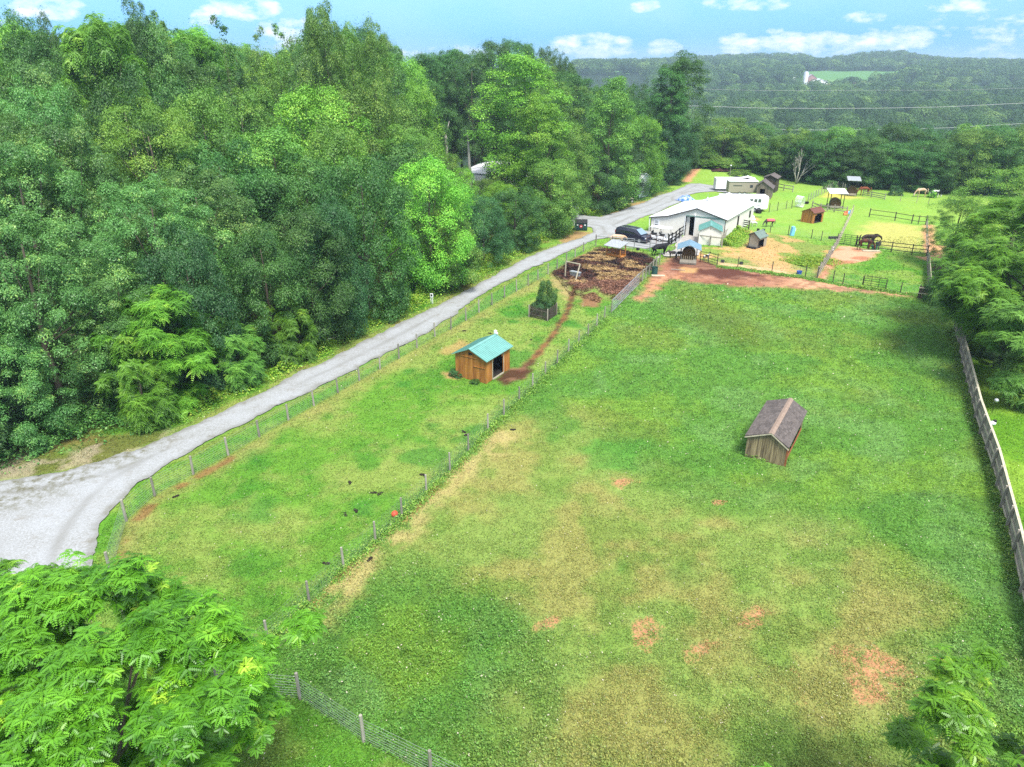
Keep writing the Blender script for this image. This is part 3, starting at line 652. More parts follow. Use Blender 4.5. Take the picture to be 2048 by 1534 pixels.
def trunk_mesh(seed, H, r0, clumps, nl=10, mat=None, z0=.25):
    rng = random.Random(seed); mb = MB(); pts = []; n = 7
    ox = oy = 0
    for i in range(n + 1):
        f = i / n; pts.append((ox, oy, f * H * .88)); ox += rng.uniform(-.04, .04) * H * .3; oy += rng.uniform(-.04, .04) * H * .3
    mb.tube(pts, [r0 * (1 - .82 * i / n) * (1.35 if i == 0 else 1) for i in range(n + 1)], 8)
    cl = [tuple(float(q) for q in c) for c in clumps]; rng.shuffle(cl)
    for c in cl[:nl]:
        f = max(z0, min(.85, (c[2] / H) * .72)); a = Vector(pts[int(f * n)]); b = Vector(c); m = (a + b) / 2 + Vector((0, 0, -.04 * H + rng.uniform(0, .06) * H))
        rr = r0 * .42 * (1 - f * .6); mb.tube([a, m, a.lerp(b, .93)], [rr, rr * .6, rr * .22], 5)
    return mb.build('trunk', mat or bark, smooth=True)
PROTO = {}
def proto(key, seed, R, z0, z1, ncl, nleaf, ls, prof, mat='mid', asp=.5, droop=0, tr=None, nl=10, **k):
    cr_, c, rc = crown_mesh('crown', seed, R, z0, z1, ncl, nleaf, ls, prof, mat, asp, droop, **k)
    tk = trunk_mesh(seed, z1, tr or R * .055, [tuple(p) for p in c], nl)
    PROTO[key] = (cr_.data, tk.data, R, z1)
    bpy.data.objects.remove(cr_); bpy.data.objects.remove(tk)
# broadleaf kinds, real size in metres
proto('roundA', 11, 4.6, .9, 13, 150, 50000, .19, 'tall', cr=(.17, .3))
proto('roundB', 12, 4.6, 1.2, 12, 130, 48000, .19, 'hedge', cr=(.18, .32))
proto('roundC', 13, 4.8, .5, 11, 165, 54000, .18, 'tall', cr=(.15, .26))
proto('tallA', 14, 4.4, 2.5, 22, 210, 52000, .215, 'tall', cr=(.17, .3), nl=14)
proto('tallB', 15, 4.2, 3.5, 24, 190, 50000, .215, 'tall', cr=(.18, .34), nl=14)
proto('domeA', 16, 6.0, 4, 20, 230, 60000, .215, 'spread', cr=(.13, .22), nl=14)
proto('slim', 17, 2.6, 8, 26, 70, 11000, .27, 'tall', cr=(.22, .4), nl=16)
proto('fineA', 18, 4.8, 1.5, 15, 220, 64000, .15, 'tall', 'olive', asp=.38, droop=.6, cr=(.11, .2))
proto('silverA', 19, 5.2, .8, 14, 360, 95000, .155, 'tall', 'silver', asp=.42, droop=.9, cr=(.09, .17), inner=.4)
proto('silverB', 20, 5.2, .6, 13, 330, 90000, .155, 'hedge', 'silver', asp=.42, droop=.9, cr=(.09, .17), inner=.4)
proto('cone', 21, 4.4, 1.2, 20, 190, 50000, .20, 'cone', cr=(.17, .3), nl=12)
proto('bush', 22, 2.4, .05, 3.6, 60, 14000, .17, 'hedge', 'mid', cr=(.2, .34), tr=.07)
proto('farA', 23, 5.0, .5, 12, 60, 2600, .75, 'tall', 'far', cr=(.2, .36), nl=4)
proto('farB', 24, 5.0, .5, 11, 45, 2400, .8, 'round', 'far', cr=(.22, .4), nl=4)

# compound-leaf (feathery) crowns: each rosette is a whorl of arching fronds with paired leaflets
def rosette(seed, nf=9, npair=9, flen=.62, ll=.11, lw=.034, tip=.25):
    rng = np.random.default_rng(seed); V = []; T = []
    for k in range(nf):
        a = 2 * math.pi * k / nf + rng.uniform(-.25, .25); el = rng.uniform(.15, .85); Lf = flen * rng.uniform(.75, 1.15); dr = rng.uniform(.5, .95)
        h = np.array([math.cos(a), math.sin(a), 0]); s = np.array([-math.sin(a), math.cos(a), 0]); tf = rng.uniform(0, 1)
        for i in range(npair + 1):
            f = (i + 1.2) / (npair + 1.2); p = h * Lf * f * math.cos(el * (1 - f * .5)) + np.array([0, 0, Lf * (math.sin(el) * f - dr * f * f)])
            sl = ll * math.sin(math.pi * min(1, f * .8 + .18)) ** .6
            for sg in ((-1, 1) if i < npair else (0,)):
                d = (s * sg * .88 + h * .45 + np.array([0, 0, -.28])) if sg else h * 1.0 + np.array([0, 0, -.4])
                d = d / np.linalg.norm(d); w = np.cross(d, np.array([0, 0, 1.])); w /= np.linalg.norm(w); up = np.array([0, 0, .012])
                V += [p, p + d * sl * .45 + w * lw * .5 + up, p + d * sl, p + d * sl * .45 - w * lw * .5 + up]; T.append(tf)
    return np.array(V), np.array(T)
def feather_crown(seed, R, z0, z1, nros, prof='tall', ncl=60, scale=1.0, cr=(.2, .32), mat='feather', npair=9, nf=9, inner=.25, flen=.62, ll=.11, lw=.034):
    rng, c, rc, P, N, tint = crown_pts(seed, R, z0, z1, ncl, nros, prof, cr=cr, inner=inner)
    RS = [rosette(seed * 7 + i, nf, npair, flen, ll, lw) for i in range(5)]; Vs = []; Ts = []
    for i in range(nros):
        rv, rt = RS[i % 5]; z = unit((N[i] * .6 + np.array([0, 0, .8]))[None])[0]; x = np.cross([0.3, 1, 0], z); x /= np.linalg.norm(x); y = np.cross(z, x)
        a = rng.uniform(0, 6.283); s = scale * rng.uniform(.7, 1.2)
        x2 = x * math.cos(a) + y * math.sin(a); y2 = -x * math.sin(a) + y * math.cos(a)
        Vs.append(P[i] + s * (rv[:, :1] * x2 + rv[:, 1:2] * y2 + rv[:, 2:] * z)); Ts.append(np.clip(tint[i] * .7 + rt * .12 + (.2 if rng.uniform() < .3 else 0) + rng.uniform(-.08, .08), 0, 1))
    V = np.concatenate(Vs); T = np.concatenate(Ts)
    return npmesh('crown', V, np.arange(len(V)).reshape(-1, 4), L[mat], None, {'tint': ('FLOAT', 'FACE', T)}), c
for key, args in {'featherA': (31, 4.2, 1.0, 10, 1500), 'featherB': (32, 3.4, .5, 6, 1100)}.items():
    o, c = feather_crown(*args, scale=1.25, npair=6, nf=7, ncl=45, ll=.16, lw=.07)
    tk = trunk_mesh(args[0], args[3], .16, [tuple(p) for p in c], 10)
    PROTO[key] = (o.data, tk.data, args[1], args[3]); bpy.data.objects.remove(o); bpy.data.objects.remove(tk)

NTREE = [0]
def tree(key, mat, x, y, top, R, label, cat='tree', group=None, name='broadleaf_tree', rz=None, sink=0.0):
    """top: height above its own ground in metres"""
    cm, tm, R0, H0 = PROTO[key]; g = hz(x, y) - sink
    NTREE[0] += 1; rng = random.Random(NTREE[0] * 31 + 5)
    o = thing(name, label, cat, (x, y, g), rng.uniform(0, 6.28) if rz is None else rz, group)
    o.scale = (R / R0, R / R0, top / H0)
    for nm, d in (('crown', cm), ('trunk', tm)):
        c = bpy.data.objects.new(nm, d); COL.objects.link(c); c.parent = o
        if nm == 'crown' and mat:
            c.material_slots[0].link = 'OBJECT'; c.material_slots[0].material = L[mat]
    return o
def tree_px(key, mat, px, base, top, width, label, front=.85, **k):
    p = at(px, base); R1 = width / 2 / FPX * (p.y * CP + CH * SP * .8); sc_ = 1 + front * R1 / p.length; x, y = p.x * sc_, p.y * sc_; v = (top - 767) / FPX
    ztop = CH - (SP + CP * v) / (CP - SP * v) * y; d = y * CP + (CH - ztop / 2) * SP
    return tree(key, mat, x, y, (ztop - hz(x, y)) * 1.02, width / 2 / FPX * d * .93, label, **k)

# --- hand-placed trees of the left wood, front edge, from the bend of the driveway to the far end
T = tree_px
T('silverB', 'silver', 35, 925, 610, 230, 'low pale green tree at the left edge of the photo beside the gravel turnaround', sink=.6)
T('roundB', 'deep', -70, 950, 600, 260, 'dark green tree half cut off by the left edge beside the gravel turnaround')
T('silverA', 'silver', 150, 872, 430, 330, 'large grey-green tree with pale leaf tips nearest the bend of the driveway', sink=.4)
T('silverA', 'silver', 290, 838, 545, 220, 'grey-green tree with drooping pale tips right of the largest pale tree', sink=.4)
T('featherA', 'feather', 352, 838, 600, 190, 'feathery bright green tree at the wood edge above the driveway bend', name='feathery_tree')
T('featherB', 'feather', 300, 862, 700, 130, 'low feathery dark green bush under the pale trees by the driveway bend', name='feathery_tree')
T('featherB', 'mid', 470, 782, 655, 120, 'rounded large-leaved green bush at the wood edge left of the lawn strip', cat='bush', name='large_leaved_bush')
T('roundC', 'deep', 420, 800, 470, 170, 'dark green tree directly behind the rounded large-leaved bush')
T('roundC', 'dark', 560, 742, 470, 170, 'dark rounded tree at the wood edge just right of the large-leaved bush')
T('roundA', 'dark', 640, 712, 440, 170, 'dark green tree leaning to the driveway left of the tall rounded dark tree')
T('featherB', 'feather', 590, 735, 600, 90, 'small bright green sapling low on the wood edge', name='feathery_tree')
T('roundC', 'dark', 745, 662, 325, 190, 'tall smooth rounded dark green tree midway along the driveway')
T('roundA', 'deep', 690, 690, 420, 120, 'dark tree filling the gap left of the smooth rounded dark tree')
T('roundA', 'bright', 868, 600, 330, 165, 'bright green tree at the wood edge above the small white roadside sign', sink=.4)
T('roundB', 'mid', 895, 588, 430, 120, 'lower green tree in front of the bright tree above the roadside sign')
T('roundB', 'deep', 968, 545, 405, 110, 'dark green rounded tree at the wood edge between two bright trees')
T('roundC', 'dark', 1030, 512, 380, 120, 'dark green tree below the white fabric dome')
T('roundA', 'mid', 1100, 482, 330, 120, 'leafy green tree immediately left of the green dumpster')
T('tallA', 'bright', 1078, 462, 205, 120, 'tallest bright yellow-green tree in front of the dark back wood', name='broadleaf_tree')
T('tallB', 'bright', 1040, 450, 128, 170, 'tall pale green tree rising behind the brightest yellow-green tree')
T('roundA', 'mid', 1130, 440, 262, 100, 'green tree over the small white shed behind the dumpster')
T('cone', 'mid', 1210, 425, 168, 130, 'tall pointed green tree behind the driveway yard left of the white outbuilding')
T('roundB', 'deep', 1195, 430, 330, 100, 'dark low tree below the pointed green tree')
T('roundA', 'feather', 1278, 396, 245, 90, 'glossy green tree overhanging the white corrugated outbuilding')
T('roundB', 'deep', 1240, 405, 300, 90, 'dark tree between the pointed tree and the white outbuilding')
T('tallA', 'dark', 1352, 366, 118, 105, 'tall dark tree at the right-hand end of the left wood')
T('tallB', 'dark', 1322, 372, 150, 90, 'dark tree just left of the tall end tree of the wood')
T('roundA', 'deep', 1330, 374, 240, 90, 'lower dark tree behind the white corrugated outbuilding')
T('roundB', 'dark', 1372, 356, 262, 50, 'narrow dark tree closing the right end of the left wood')
T('roundA', 'bright', 1000, 470, 372, 90, 'bright leafy tree in front of the right side of the fabric dome')
T('roundB', 'bright', 900, 520, 372, 110, 'bright low tree in front of the left side of the fabric dome')
T('roundC', 'mid', 950, 500, 395, 90, 'mid green tree directly below the top of the fabric dome')
T('roundC', 'mid', 985, 455, 350, 80, 'mid green tree screening the end of the fabric dome')
T('roundA', 'bright', 930, 458, 345, 60, 'slim bright tree in front of the fabric dome')
T('roundA', 'mid', 905, 450, 318, 70, 'tree left of the bare snag by the fabric dome')
# --- the body of the wood: real trees on a jittered grid, sized to the skyline they make in the photo
SKY_PX = np.array([(-400, 80), (0, 74), (75, 62), (130, 84), (170, 108), (200, 92), (240, 64), (300, 48), (350, 54), (400, 78), (440, 74), (480, 100), (520, 118), (600, 122), (628, 80), (655, 30), (700, 66), (750, 62),
                   (790, 88), (815, 130), (850, 110), (905, 104), (950, 106), (1000, 96), (1060, 92), (1110, 90), (1150, 108), (1200, 128), (1250, 128), (1290, 148), (1340, 120), (1375, 150), (1395, 250)])
FR_PX = np.array([(-400, 560), (60, 520), (150, 430), (300, 440), (420, 430), (560, 430), (740, 320), (870, 320), (960, 400), (1010, 400), (1060, 340), (1090, 250), (1200, 240), (1350, 200), (1400, 250)])
SPECIES = [('silverA', 'silver', 'grey-green'), ('silverB', 'silver', 'pale-tipped grey-green'), ('fineA', 'olive', 'yellowish olive fine-leaved'), ('roundA', 'mid', 'mid green'), ('roundC', 'dark', 'dark green'),
           ('domeA', 'mid', 'broad-domed green'), ('tallA', 'mid', 'tall green'), ('tallB', 'dark', 'tall dark green'), ('roundA', 'bright', 'rounded bright green'), ('domeA', 'dark', 'broad-domed dark green'), ('featherA', 'feather', 'feathery light green')]
def place_name(px):
    for a, n in ((60, 'at the left photo edge'), (200, 'above the gravel turnaround'), (380, 'above the driveway bend'), (540, 'above the large-leaved bush'), (700, 'above the straight driveway'),
                 (830, 'behind the smooth dark tree'), (960, 'left of the white fabric dome'), (1100, 'behind the brightest tree'), (1220, 'behind the pointed green tree'), (1320, 'behind the white outbuilding'), (1500, 'at the right end of the wood')):
        if px < a: return n
ROWS = ['just behind the front row', 'second rank', 'third rank', 'deep in the wood', 'on the skyline']
rng = random.Random(99); cnt = 0; WOOD = []
step = 6.6; used_lab = {}
gy_ = 30.0
while gy_ < 205:
    gx_ = -120.0
    while gx_ < 60:
        x = gx_ + rng.uniform(-2.2, 2.2); y = gy_ + rng.uniform(-2.2, 2.2); gx_ += step + .012 * gy_ * 1.5
        e = float(sdpoly(np.array([x]), np.array([y]), FOREST)[0])
        if e < 7.0: continue
        px, _ = proj(x, y, 8)
        if px < -160 or px > 1400: continue
        dpt = max(0.0, (e - 5) / 34.0)
        if e > 60 and y < 120: continue
        sk = np.interp(px, SKY_PX[:, 0], SKY_PX[:, 1]); fr = np.interp(px, FR_PX[:, 0], FR_PX[:, 1])
        if 850 < px < 1055 and 100 < y < 146 and e > 2: continue        # clearing with the fabric dome
        
        f = min(1.0, dpt) ** .62
        tp = fr + (sk - fr) * f + rng.uniform(-6, 26) * (1 if f > .9 else 1.6)
        v = (tp - 767) / FPX; zt = CH - (SP + CP * v) / (CP - SP * v) * y; top = zt - hz(x, y)
        if top < 5: continue
        top = min(top, 32)
        if px > 830 and y > 120: sp = SPECIES[rng.choice([4, 7, 9, 7, 6])]
        elif px < 520: sp = SPECIES[rng.choices(range(11), [5, 4, 4, 2, 3, 3, 1, 1, 1, 2, 2])[0]]
        elif px < 830: sp = SPECIES[rng.choices(range(11), [1, 1, 1, 5, 3, 3, 4, 2, 4, 2, 1])[0]]
        else: sp = SPECIES[rng.choices(range(11), [0, 0, 1, 3, 4, 2, 4, 3, 2, 2, 1])[0]]
        R = rng.uniform(3.9, 5.6) * (1.0 + .006 * (top - 12))
        row = ROWS[min(4, int(f * 4.99))] if f < 1 else ROWS[4]
        lab = '%s tree, %s, %s' % (sp[2], row, place_name(px))
        WOOD.append((lab, px, tree(sp[0], sp[1], x, y, top, R, lab, group='trees of the left wood')))
        cnt += 1
    gy_ += step * (1 + .004 * gy_)
for px, tp, w, yy, m in [(655, 26, 95, 98, 'mid'), (612, 62, 46, 104, 'dark'), (590, 92, 42, 112, 'dark'), (560, 50, 48, 108, 'mid'), (520, 55, 44, 112, 'mid'), (455, 34, 60, 96, 'dark'), (292, 18, 90, 92, 'dark'), (330, 24, 50, 97, 'mid'),
                         (700, 66, 80, 104, 'mid'), (752, 58, 80, 100, 'mid'), (790, 100, 50, 110, 'dark'), (60, 48, 110, 84, 'dark'), (110, 50, 70, 90, 'dark'), (1052, 102, 70, 168, 'dark'), (905, 100, 60, 160, 'dark'), (1350, 120, 60, 150, 'dark')]:
    p = Vector(((px - 1024) / FPX * (yy * CP), yy, 0)); v = (tp - 767) / FPX; zt = CH - (SP + CP * v) / (CP - SP * v) * yy
    lab = '%s treetop on skyline, %s' % ('slender' if w < 70 else 'tall full', place_name(px))
    WOOD.append((lab, px, tree('slim' if w < 70 else 'tallA', m, p.x, yy, zt - hz(p.x, yy), w / 2 / FPX * (yy * CP) * .93, lab, group='skyline treetops')))
def ordinals(items):
    ON = ['leftmost', 'second', 'third', 'fourth', 'fifth', 'sixth', 'seventh', 'eighth', 'ninth', 'tenth', 'eleventh', 'twelfth', 'thirteenth', 'fourteenth', 'fifteenth', 'sixteenth', 'seventeenth', 'eighteenth', 'nineteenth', 'twentieth', 'twenty-first', 'twenty-second', 'twenty-third', 'twenty-fourth']
    by = {}
    for lab, px, o in items: by.setdefault(lab, []).append((px, o))
    for lab, L_ in by.items():
        L_.sort(key=lambda q: q[0]); n = len(L_)
        if n == 1: L_[0][1]['label'] = lab; continue
        for i, (px, o) in enumerate(L_):
            if n == 2: w = ['left one', 'right one'][i]
            elif i == 0: w = 'leftmost one'
            elif i == n - 1: w = 'rightmost one'
            else: w = ON[i] + ' from left'
            o['label'] = lab + ', ' + w
ordinals(WOOD)
print('WOOD', cnt)

# --- treeline beyond the paddocks
rng = random.Random(5)
tl = [(1400, 345, 300, 70, 'bright'), (1440, 352, 245, 110, 'mid'), (1430, 356, 320, 60, 'bright'), (1475, 352, 320, 60, 'mid'), (1500, 356, 298, 80, 'mid'), (1550, 360, 292, 80, 'mid'), (1600, 366, 290, 60, 'dark'), (1640, 372, 268, 100, 'dark'),
      (1685, 376, 300, 80, 'dark'), (1720, 378, 282, 90, 'dark'), (1775, 382, 292, 90, 'dark'), (1830, 388, 286, 90, 'dark'), (1870, 390, 292, 80, 'dark'), (1925, 392, 270, 110, 'mid'), (1975, 396, 275, 90, 'dark'), (2030, 398, 262, 100, 'mid'), (2090, 400, 262, 110, 'dark')]
tnames = ['behind the orange cut bank', 'behind the grassy knoll', 'low beside the mulch piles', 'left of the tan shed', 'above the tan shed', 'left of the bare dead tree', 'over the bare dead tree', 'right of the bare dead tree', 'behind the fence corner',
          'behind the far hay shelter', 'right of the far hay shelter', 'above the far chestnut horse', 'above the far rail panel', 'left of the pale grazing horse', 'behind the pale grazing horse', 'behind the olive tree', 'at the right edge of the photo']
for (px, b, tp, w, m), nm in zip(tl, tnames):
    T(rng.choice(['roundA', 'roundB', 'roundC']), m, px, b, tp, w * 1.15, '%s treeline tree %s' % ({'bright': 'bright green', 'mid': 'mid green', 'dark': 'dark green'}[m], nm), group='trees beyond the paddocks')
TL2 = []
for i, px in enumerate(range(1400, 2120, 34)):
    y = 158 + rng.uniform(-4, 6) + (14 if px < 1560 else 0); x = (px + rng.uniform(-9, 9) - 1024) / FPX * (y * CP + CH * SP)
    tp = 268 + rng.uniform(-16, 16); v = (tp - 767) / FPX; zt = CH - (SP + CP * v) / (CP - SP * v) * y
    TL2.append(('dark green tree in the second rank of the far treeline', px, tree(rng.choice(['roundA', 'roundC', 'roundB']), rng.choice(['dark', 'dark', 'mid', 'deep']), x, y, zt - hz(x, y), 4.8, 'x', group='second rank of the far treeline')))
ordinals(TL2)
T('bush', 'deep', 1790, 392, 372, 26, 'pale bluish bush at the field edge right of the chestnut horse', cat='bush', name='shrub')
T('bush', 'bright', 1863, 396, 380, 16, 'small yellow-green bush between the two far grazing horses', cat='bush', name='shrub')
T('bush', 'silver', 1660, 380, 362, 22, 'grey-green bush at the fence corner left of the far hay shelter', cat='bush', name='shrub')
T('bush', 'bright', 1420, 352, 318, 60, 'light green round bush behind the mulch piles', cat='bush', name='shrub')
T('bush', 'mid', 1478, 362, 340, 40, 'green round bush behind the lamp on the knoll', cat='bush', name='shrub')

# --- wooded hillside beyond the valley: nearest trees one by one, the rest one mass
rng = np.random.default_rng(3)
n = 6800; yy = rng.uniform(255, 1500, n) ; aa = rng.uniform(1150, 2150, n); keep = rng.uniform(0, 1, n) < (yy / 1500) ** 1.0 * 1.35
yy = yy[keep]; aa = aa[keep]; xx = (aa - 1024) / 1558 * yy
crop = croparea(aa, yy + 8) | croparea(aa, yy) | ((aa > 1600) & (aa < 1700) & (yy > 820) & (yy < 900))
tw = (aa < 1300) & (yy < 1000)
xx, yy, aa = xx[~(crop | tw)], yy[~(crop | tw)], aa[~(crop | tw)]
o_ = np.argsort(yy); xx, yy, aa = xx[o_], yy[o_], aa[o_]
vis = (aa > 1360); ord_ = np.where(vis & (yy > 280))[0][:96]
sel = np.zeros(len(xx), bool); sel[ord_] = True
for i in ord_:
    nm = 'left' if aa[i] < 1600 else ('middle' if aa[i] < 1830 else 'right')
    tree('farA' if i % 2 else 'farB', None, float(xx[i]), float(yy[i]), float(rng.uniform(8.5, 13)), float(rng.uniform(4.2, 6.2)), 'hazy green tree low on the far wooded hillside, %s part, above the treeline' % nm, group='lowest trees of the far hillside, %s part' % nm)
xs2, ys2 = xx[~sel], yy[~sel]; zs2 = hills(xs2, ys2); m = len(xs2)
hh = rng.uniform(9, 17, m); rr = rng.uniform(5, 9.5, m) * np.where(ys2 > 900, 1.25, 1); tt = rng.uniform(0, 1, m)
nl = np.where(ys2 < 520, 1100, np.where(ys2 < 850, 520, 200)); k = np.repeat(np.arange(m), nl); NL = len(k)
d = unit(rng.normal(size=(NL, 3)) + np.array([0, 0, .35])); 
lobe = 1 + .14 * np.sin(d[:, 0] * 4 + k) * np.sin(d[:, 1] * 4 + k * 2)
P = np.stack([xs2[k], ys2[k], zs2[k] + hh[k] * .48], 1) + d * np.stack([rr[k], rr[k], hh[k] * .5], 1) * (lobe * rng.uniform(.9, 1, NL))[:, None]
N = unit(d + rng.normal(size=(NL, 3)) * .22)
V, F = leaf_quads(P, N, np.where(ys2[k] < 520, .8, np.where(ys2[k] < 850, 1.15, 1.8)) * rng.uniform(.7, 1.3, NL), .7, rng)
o = npmesh('distant_woodland', V, F, L['far'], None, {'tint': ('FLOAT', 'FACE', np.clip(.85 * tt[k] + .15 * rng.uniform(0, 1, NL), 0, 1))})
tag(o, 'hazy wooded hillside across the valley up to the ridge', 'woodland', kind='stuff')
print('FARTREES', m, NL)

# --- right-hand trees
def big_feather(label, x, y, R, z0, z1, nros, seed, mat, prof='spread', ncl=70, cr=(.14, .24), scale=1.0, npair=7, nf=8, ll=.14, lw=.06, trk=.3, inner=.4, name='feathery_tree', **k):
    root = thing(name, label, 'tree', (x, y, hz(x, y)))
    o, c = feather_crown(seed, R, z0, z1, nros, prof, ncl, scale, cr, mat, npair, nf, inner, ll=ll, lw=lw, **k); o.parent = root
    tk = trunk_mesh(seed, z1 * .95, trk, [tuple(p) for p in c], 22); tk.parent = root
    return root
p = at(2003, 702)
big_feather('broad bright green feathery tree shading the mown lawn right of the board fence', p.x + .9, p.y + .5, 6.6, 2.2, 11.4, 5200, 41, 'feather', 'tall', trk=.34, scale=1.0, ncl=130, inner=.3)
p = at(2085, 800); big_feather('blue-green feathery tree cut off by the right edge above the planting bed', p.x, p.y, 4.2, .4, 7.5, 2600, 42, 'mid', 'tall', trk=.2, scale=1.0)
p = at(1905, 600)
T('fineA', 'olive', 2000, 560, 348, 260, 'airy olive-green tree behind the broad feathery tree at the right', front=.3)
T('fineA', 'mid', 1895, 535, 402, 110, 'thin open-branched tree leaning over the sandy track', name='broadleaf_tree')
T('roundA', 'mid', 2100, 560, 330, 190, 'green tree at the right edge behind the broad feathery tree')
T('bush', 'deep', 1995, 735, 690, 60, 'dark evergreen shrub in the bed at the right beside the wooden stake', cat='bush', name='shrub')
T('bush', 'mid', 2040, 790, 700, 90, 'leafy shrub in the planting bed at the right edge', cat='bush', name='shrub')
T('bush', 'dark', 1880, 615, 545, 60, 'dark bush against the end of the board fence', cat='bush', name='shrub')

# --- near walnuts below the camera
wal = dict(npair=7, nf=7, ll=.095, lw=.042, flen=.32)
big_feather('large bright green walnut crown filling the lower left corner', -11.0, 13.1, 4.4, 3.0, 9.9, 5000, 51, 'walnut', 'tall', 95, (.12, .2), 1.0, trk=.22, name='walnut_tree', **wal)
big_feather('second walnut crown behind the first in the lower left, cut off by the left edge', -15.4, 14.8, 4.0, 3.0, 9.7, 1900, 52, 'walnut', 'tall', 55, (.14, .22), 1.0, trk=.2, name='walnut_tree', **wal)
big_feather('walnut sprays reaching in at the lower right corner', 12.2, 11.8, 2.6, 4.0, 9.9, 1000, 53, 'walnut', 'tall', 48, (.13, .24), 1.0, trk=.12, name='walnut_tree', **wal)
big_feather('single walnut shoot tips poking up at the bottom edge', 5.0, 9.6, 1.2, 5.5, 9.2, 100, 54, 'walnut', 'cone', 8, (.2, .4), .9, trk=.06, name='walnut_tree', **wal)
# ------------------------------------------------------------------ materials for built things
m_post = M('weathered_post', PH(190, 184, 166, .5), .9, .3, 8, stretch=(1, 1, .2), bump=.3)
m_dkpost = M('dark_post', PH(96, 88, 78, .6), .9, .3, 8, stretch=(1, 1, .2), bump=.3)
m_grey = M('grey_boards', PH(176, 166, 150, .68), .9, .4, 7, stretch=(1, 1, .15), bump=.3)
m_ltgrey = M('pale_rail', PH(218, 208, 178, .62), .9, .25, 5, bump=.2)
m_dkwood = M('dark_boards', PH(104, 92, 78, .55), .9, .45, 7, stretch=(1, 1, .15), bump=.3)
m_blackrail = M('black_rail', (.02, .018, .016), .6, .3, 4)
m_wire = M('fence_wire', (.30, .34, .31), .5, .2, 3, metal=.5)
m_galv = M('galvanised_steel', (.5, .52, .53), .4, .15, 4, metal=.6, spec=.5)
m_rust = M('rusty_steel', PH(120, 84, 66, .6), .7, .3, 5)
m_cedar = M('stained_cedar', PH(214, 148, 72, .72), .75, .35, 5, col2=PH(166, 102, 46, .68), stretch=(1, 1, .12), bump=.25)
m_teal = M('green_metal_roof', (.12, .30, .26), .4, .12, 2, spec=.7)
m_inside = M('interior_shade_paint', (.02, .016, .013), .95, .3, 3)  # interior shade put into a near-black colour
m_shing = M('brown_shingles', PH(128, 118, 112, .5), .95, .3, 9, bump=.5)
m_ridge = M('ridge_cap_shingles', PH(178, 154, 136, .55), .95, .25, 9, bump=.4)
m_oldb = M('weathered_boards', PH(186, 166, 124, .7), .9, .5, 5, col2=PH(96, 80, 64, .6), stretch=(2.5, 2.5, .14), bump=.4)
m_cream = M('cream_siding', PH(234, 230, 218, .82), .6, .06, 1.5)
m_white = M('white_paint', (.74, .75, .75), .5, .05, 2)
m_wroof = M('white_metal_roof', (.78, .79, .79), .35, .05, .6, spec=.5)
m_trim = M('brown_trim', PH(92, 86, 80, .6), .6, .1, 3)
m_beige = M('tan_siding', PH(190, 180, 160, .62), .7, .1, 3)
m_black = M('black_rubber', (.02, .02, .02), .8, .2, 5)
m_glass = M('dark_glass', (.05, .06, .07), .08, .1, 1, spec=.8)
m_red = M('red_plastic', PH(222, 84, 50, .75), .5, .1, 3)
m_blue = M('blue_plastic', PH(40, 90, 190, .7), .5, .1, 3)
m_ltblue = M('light_blue_plastic', PH(130, 205, 240, .8), .5, .1, 3)
m_hay = M('hay', PH(140, 112, 66, .6), .95, .45, 10, col2=PH(84, 64, 38, .6), bump=.8)
m_straw = M('loose_straw', PH(214, 176, 104, .6), .95, .35, 10, bump=.6)
m_bluetin = M('blue_grey_tin', PH(150, 186, 206, .6), .35, .12, 2, spec=.6)

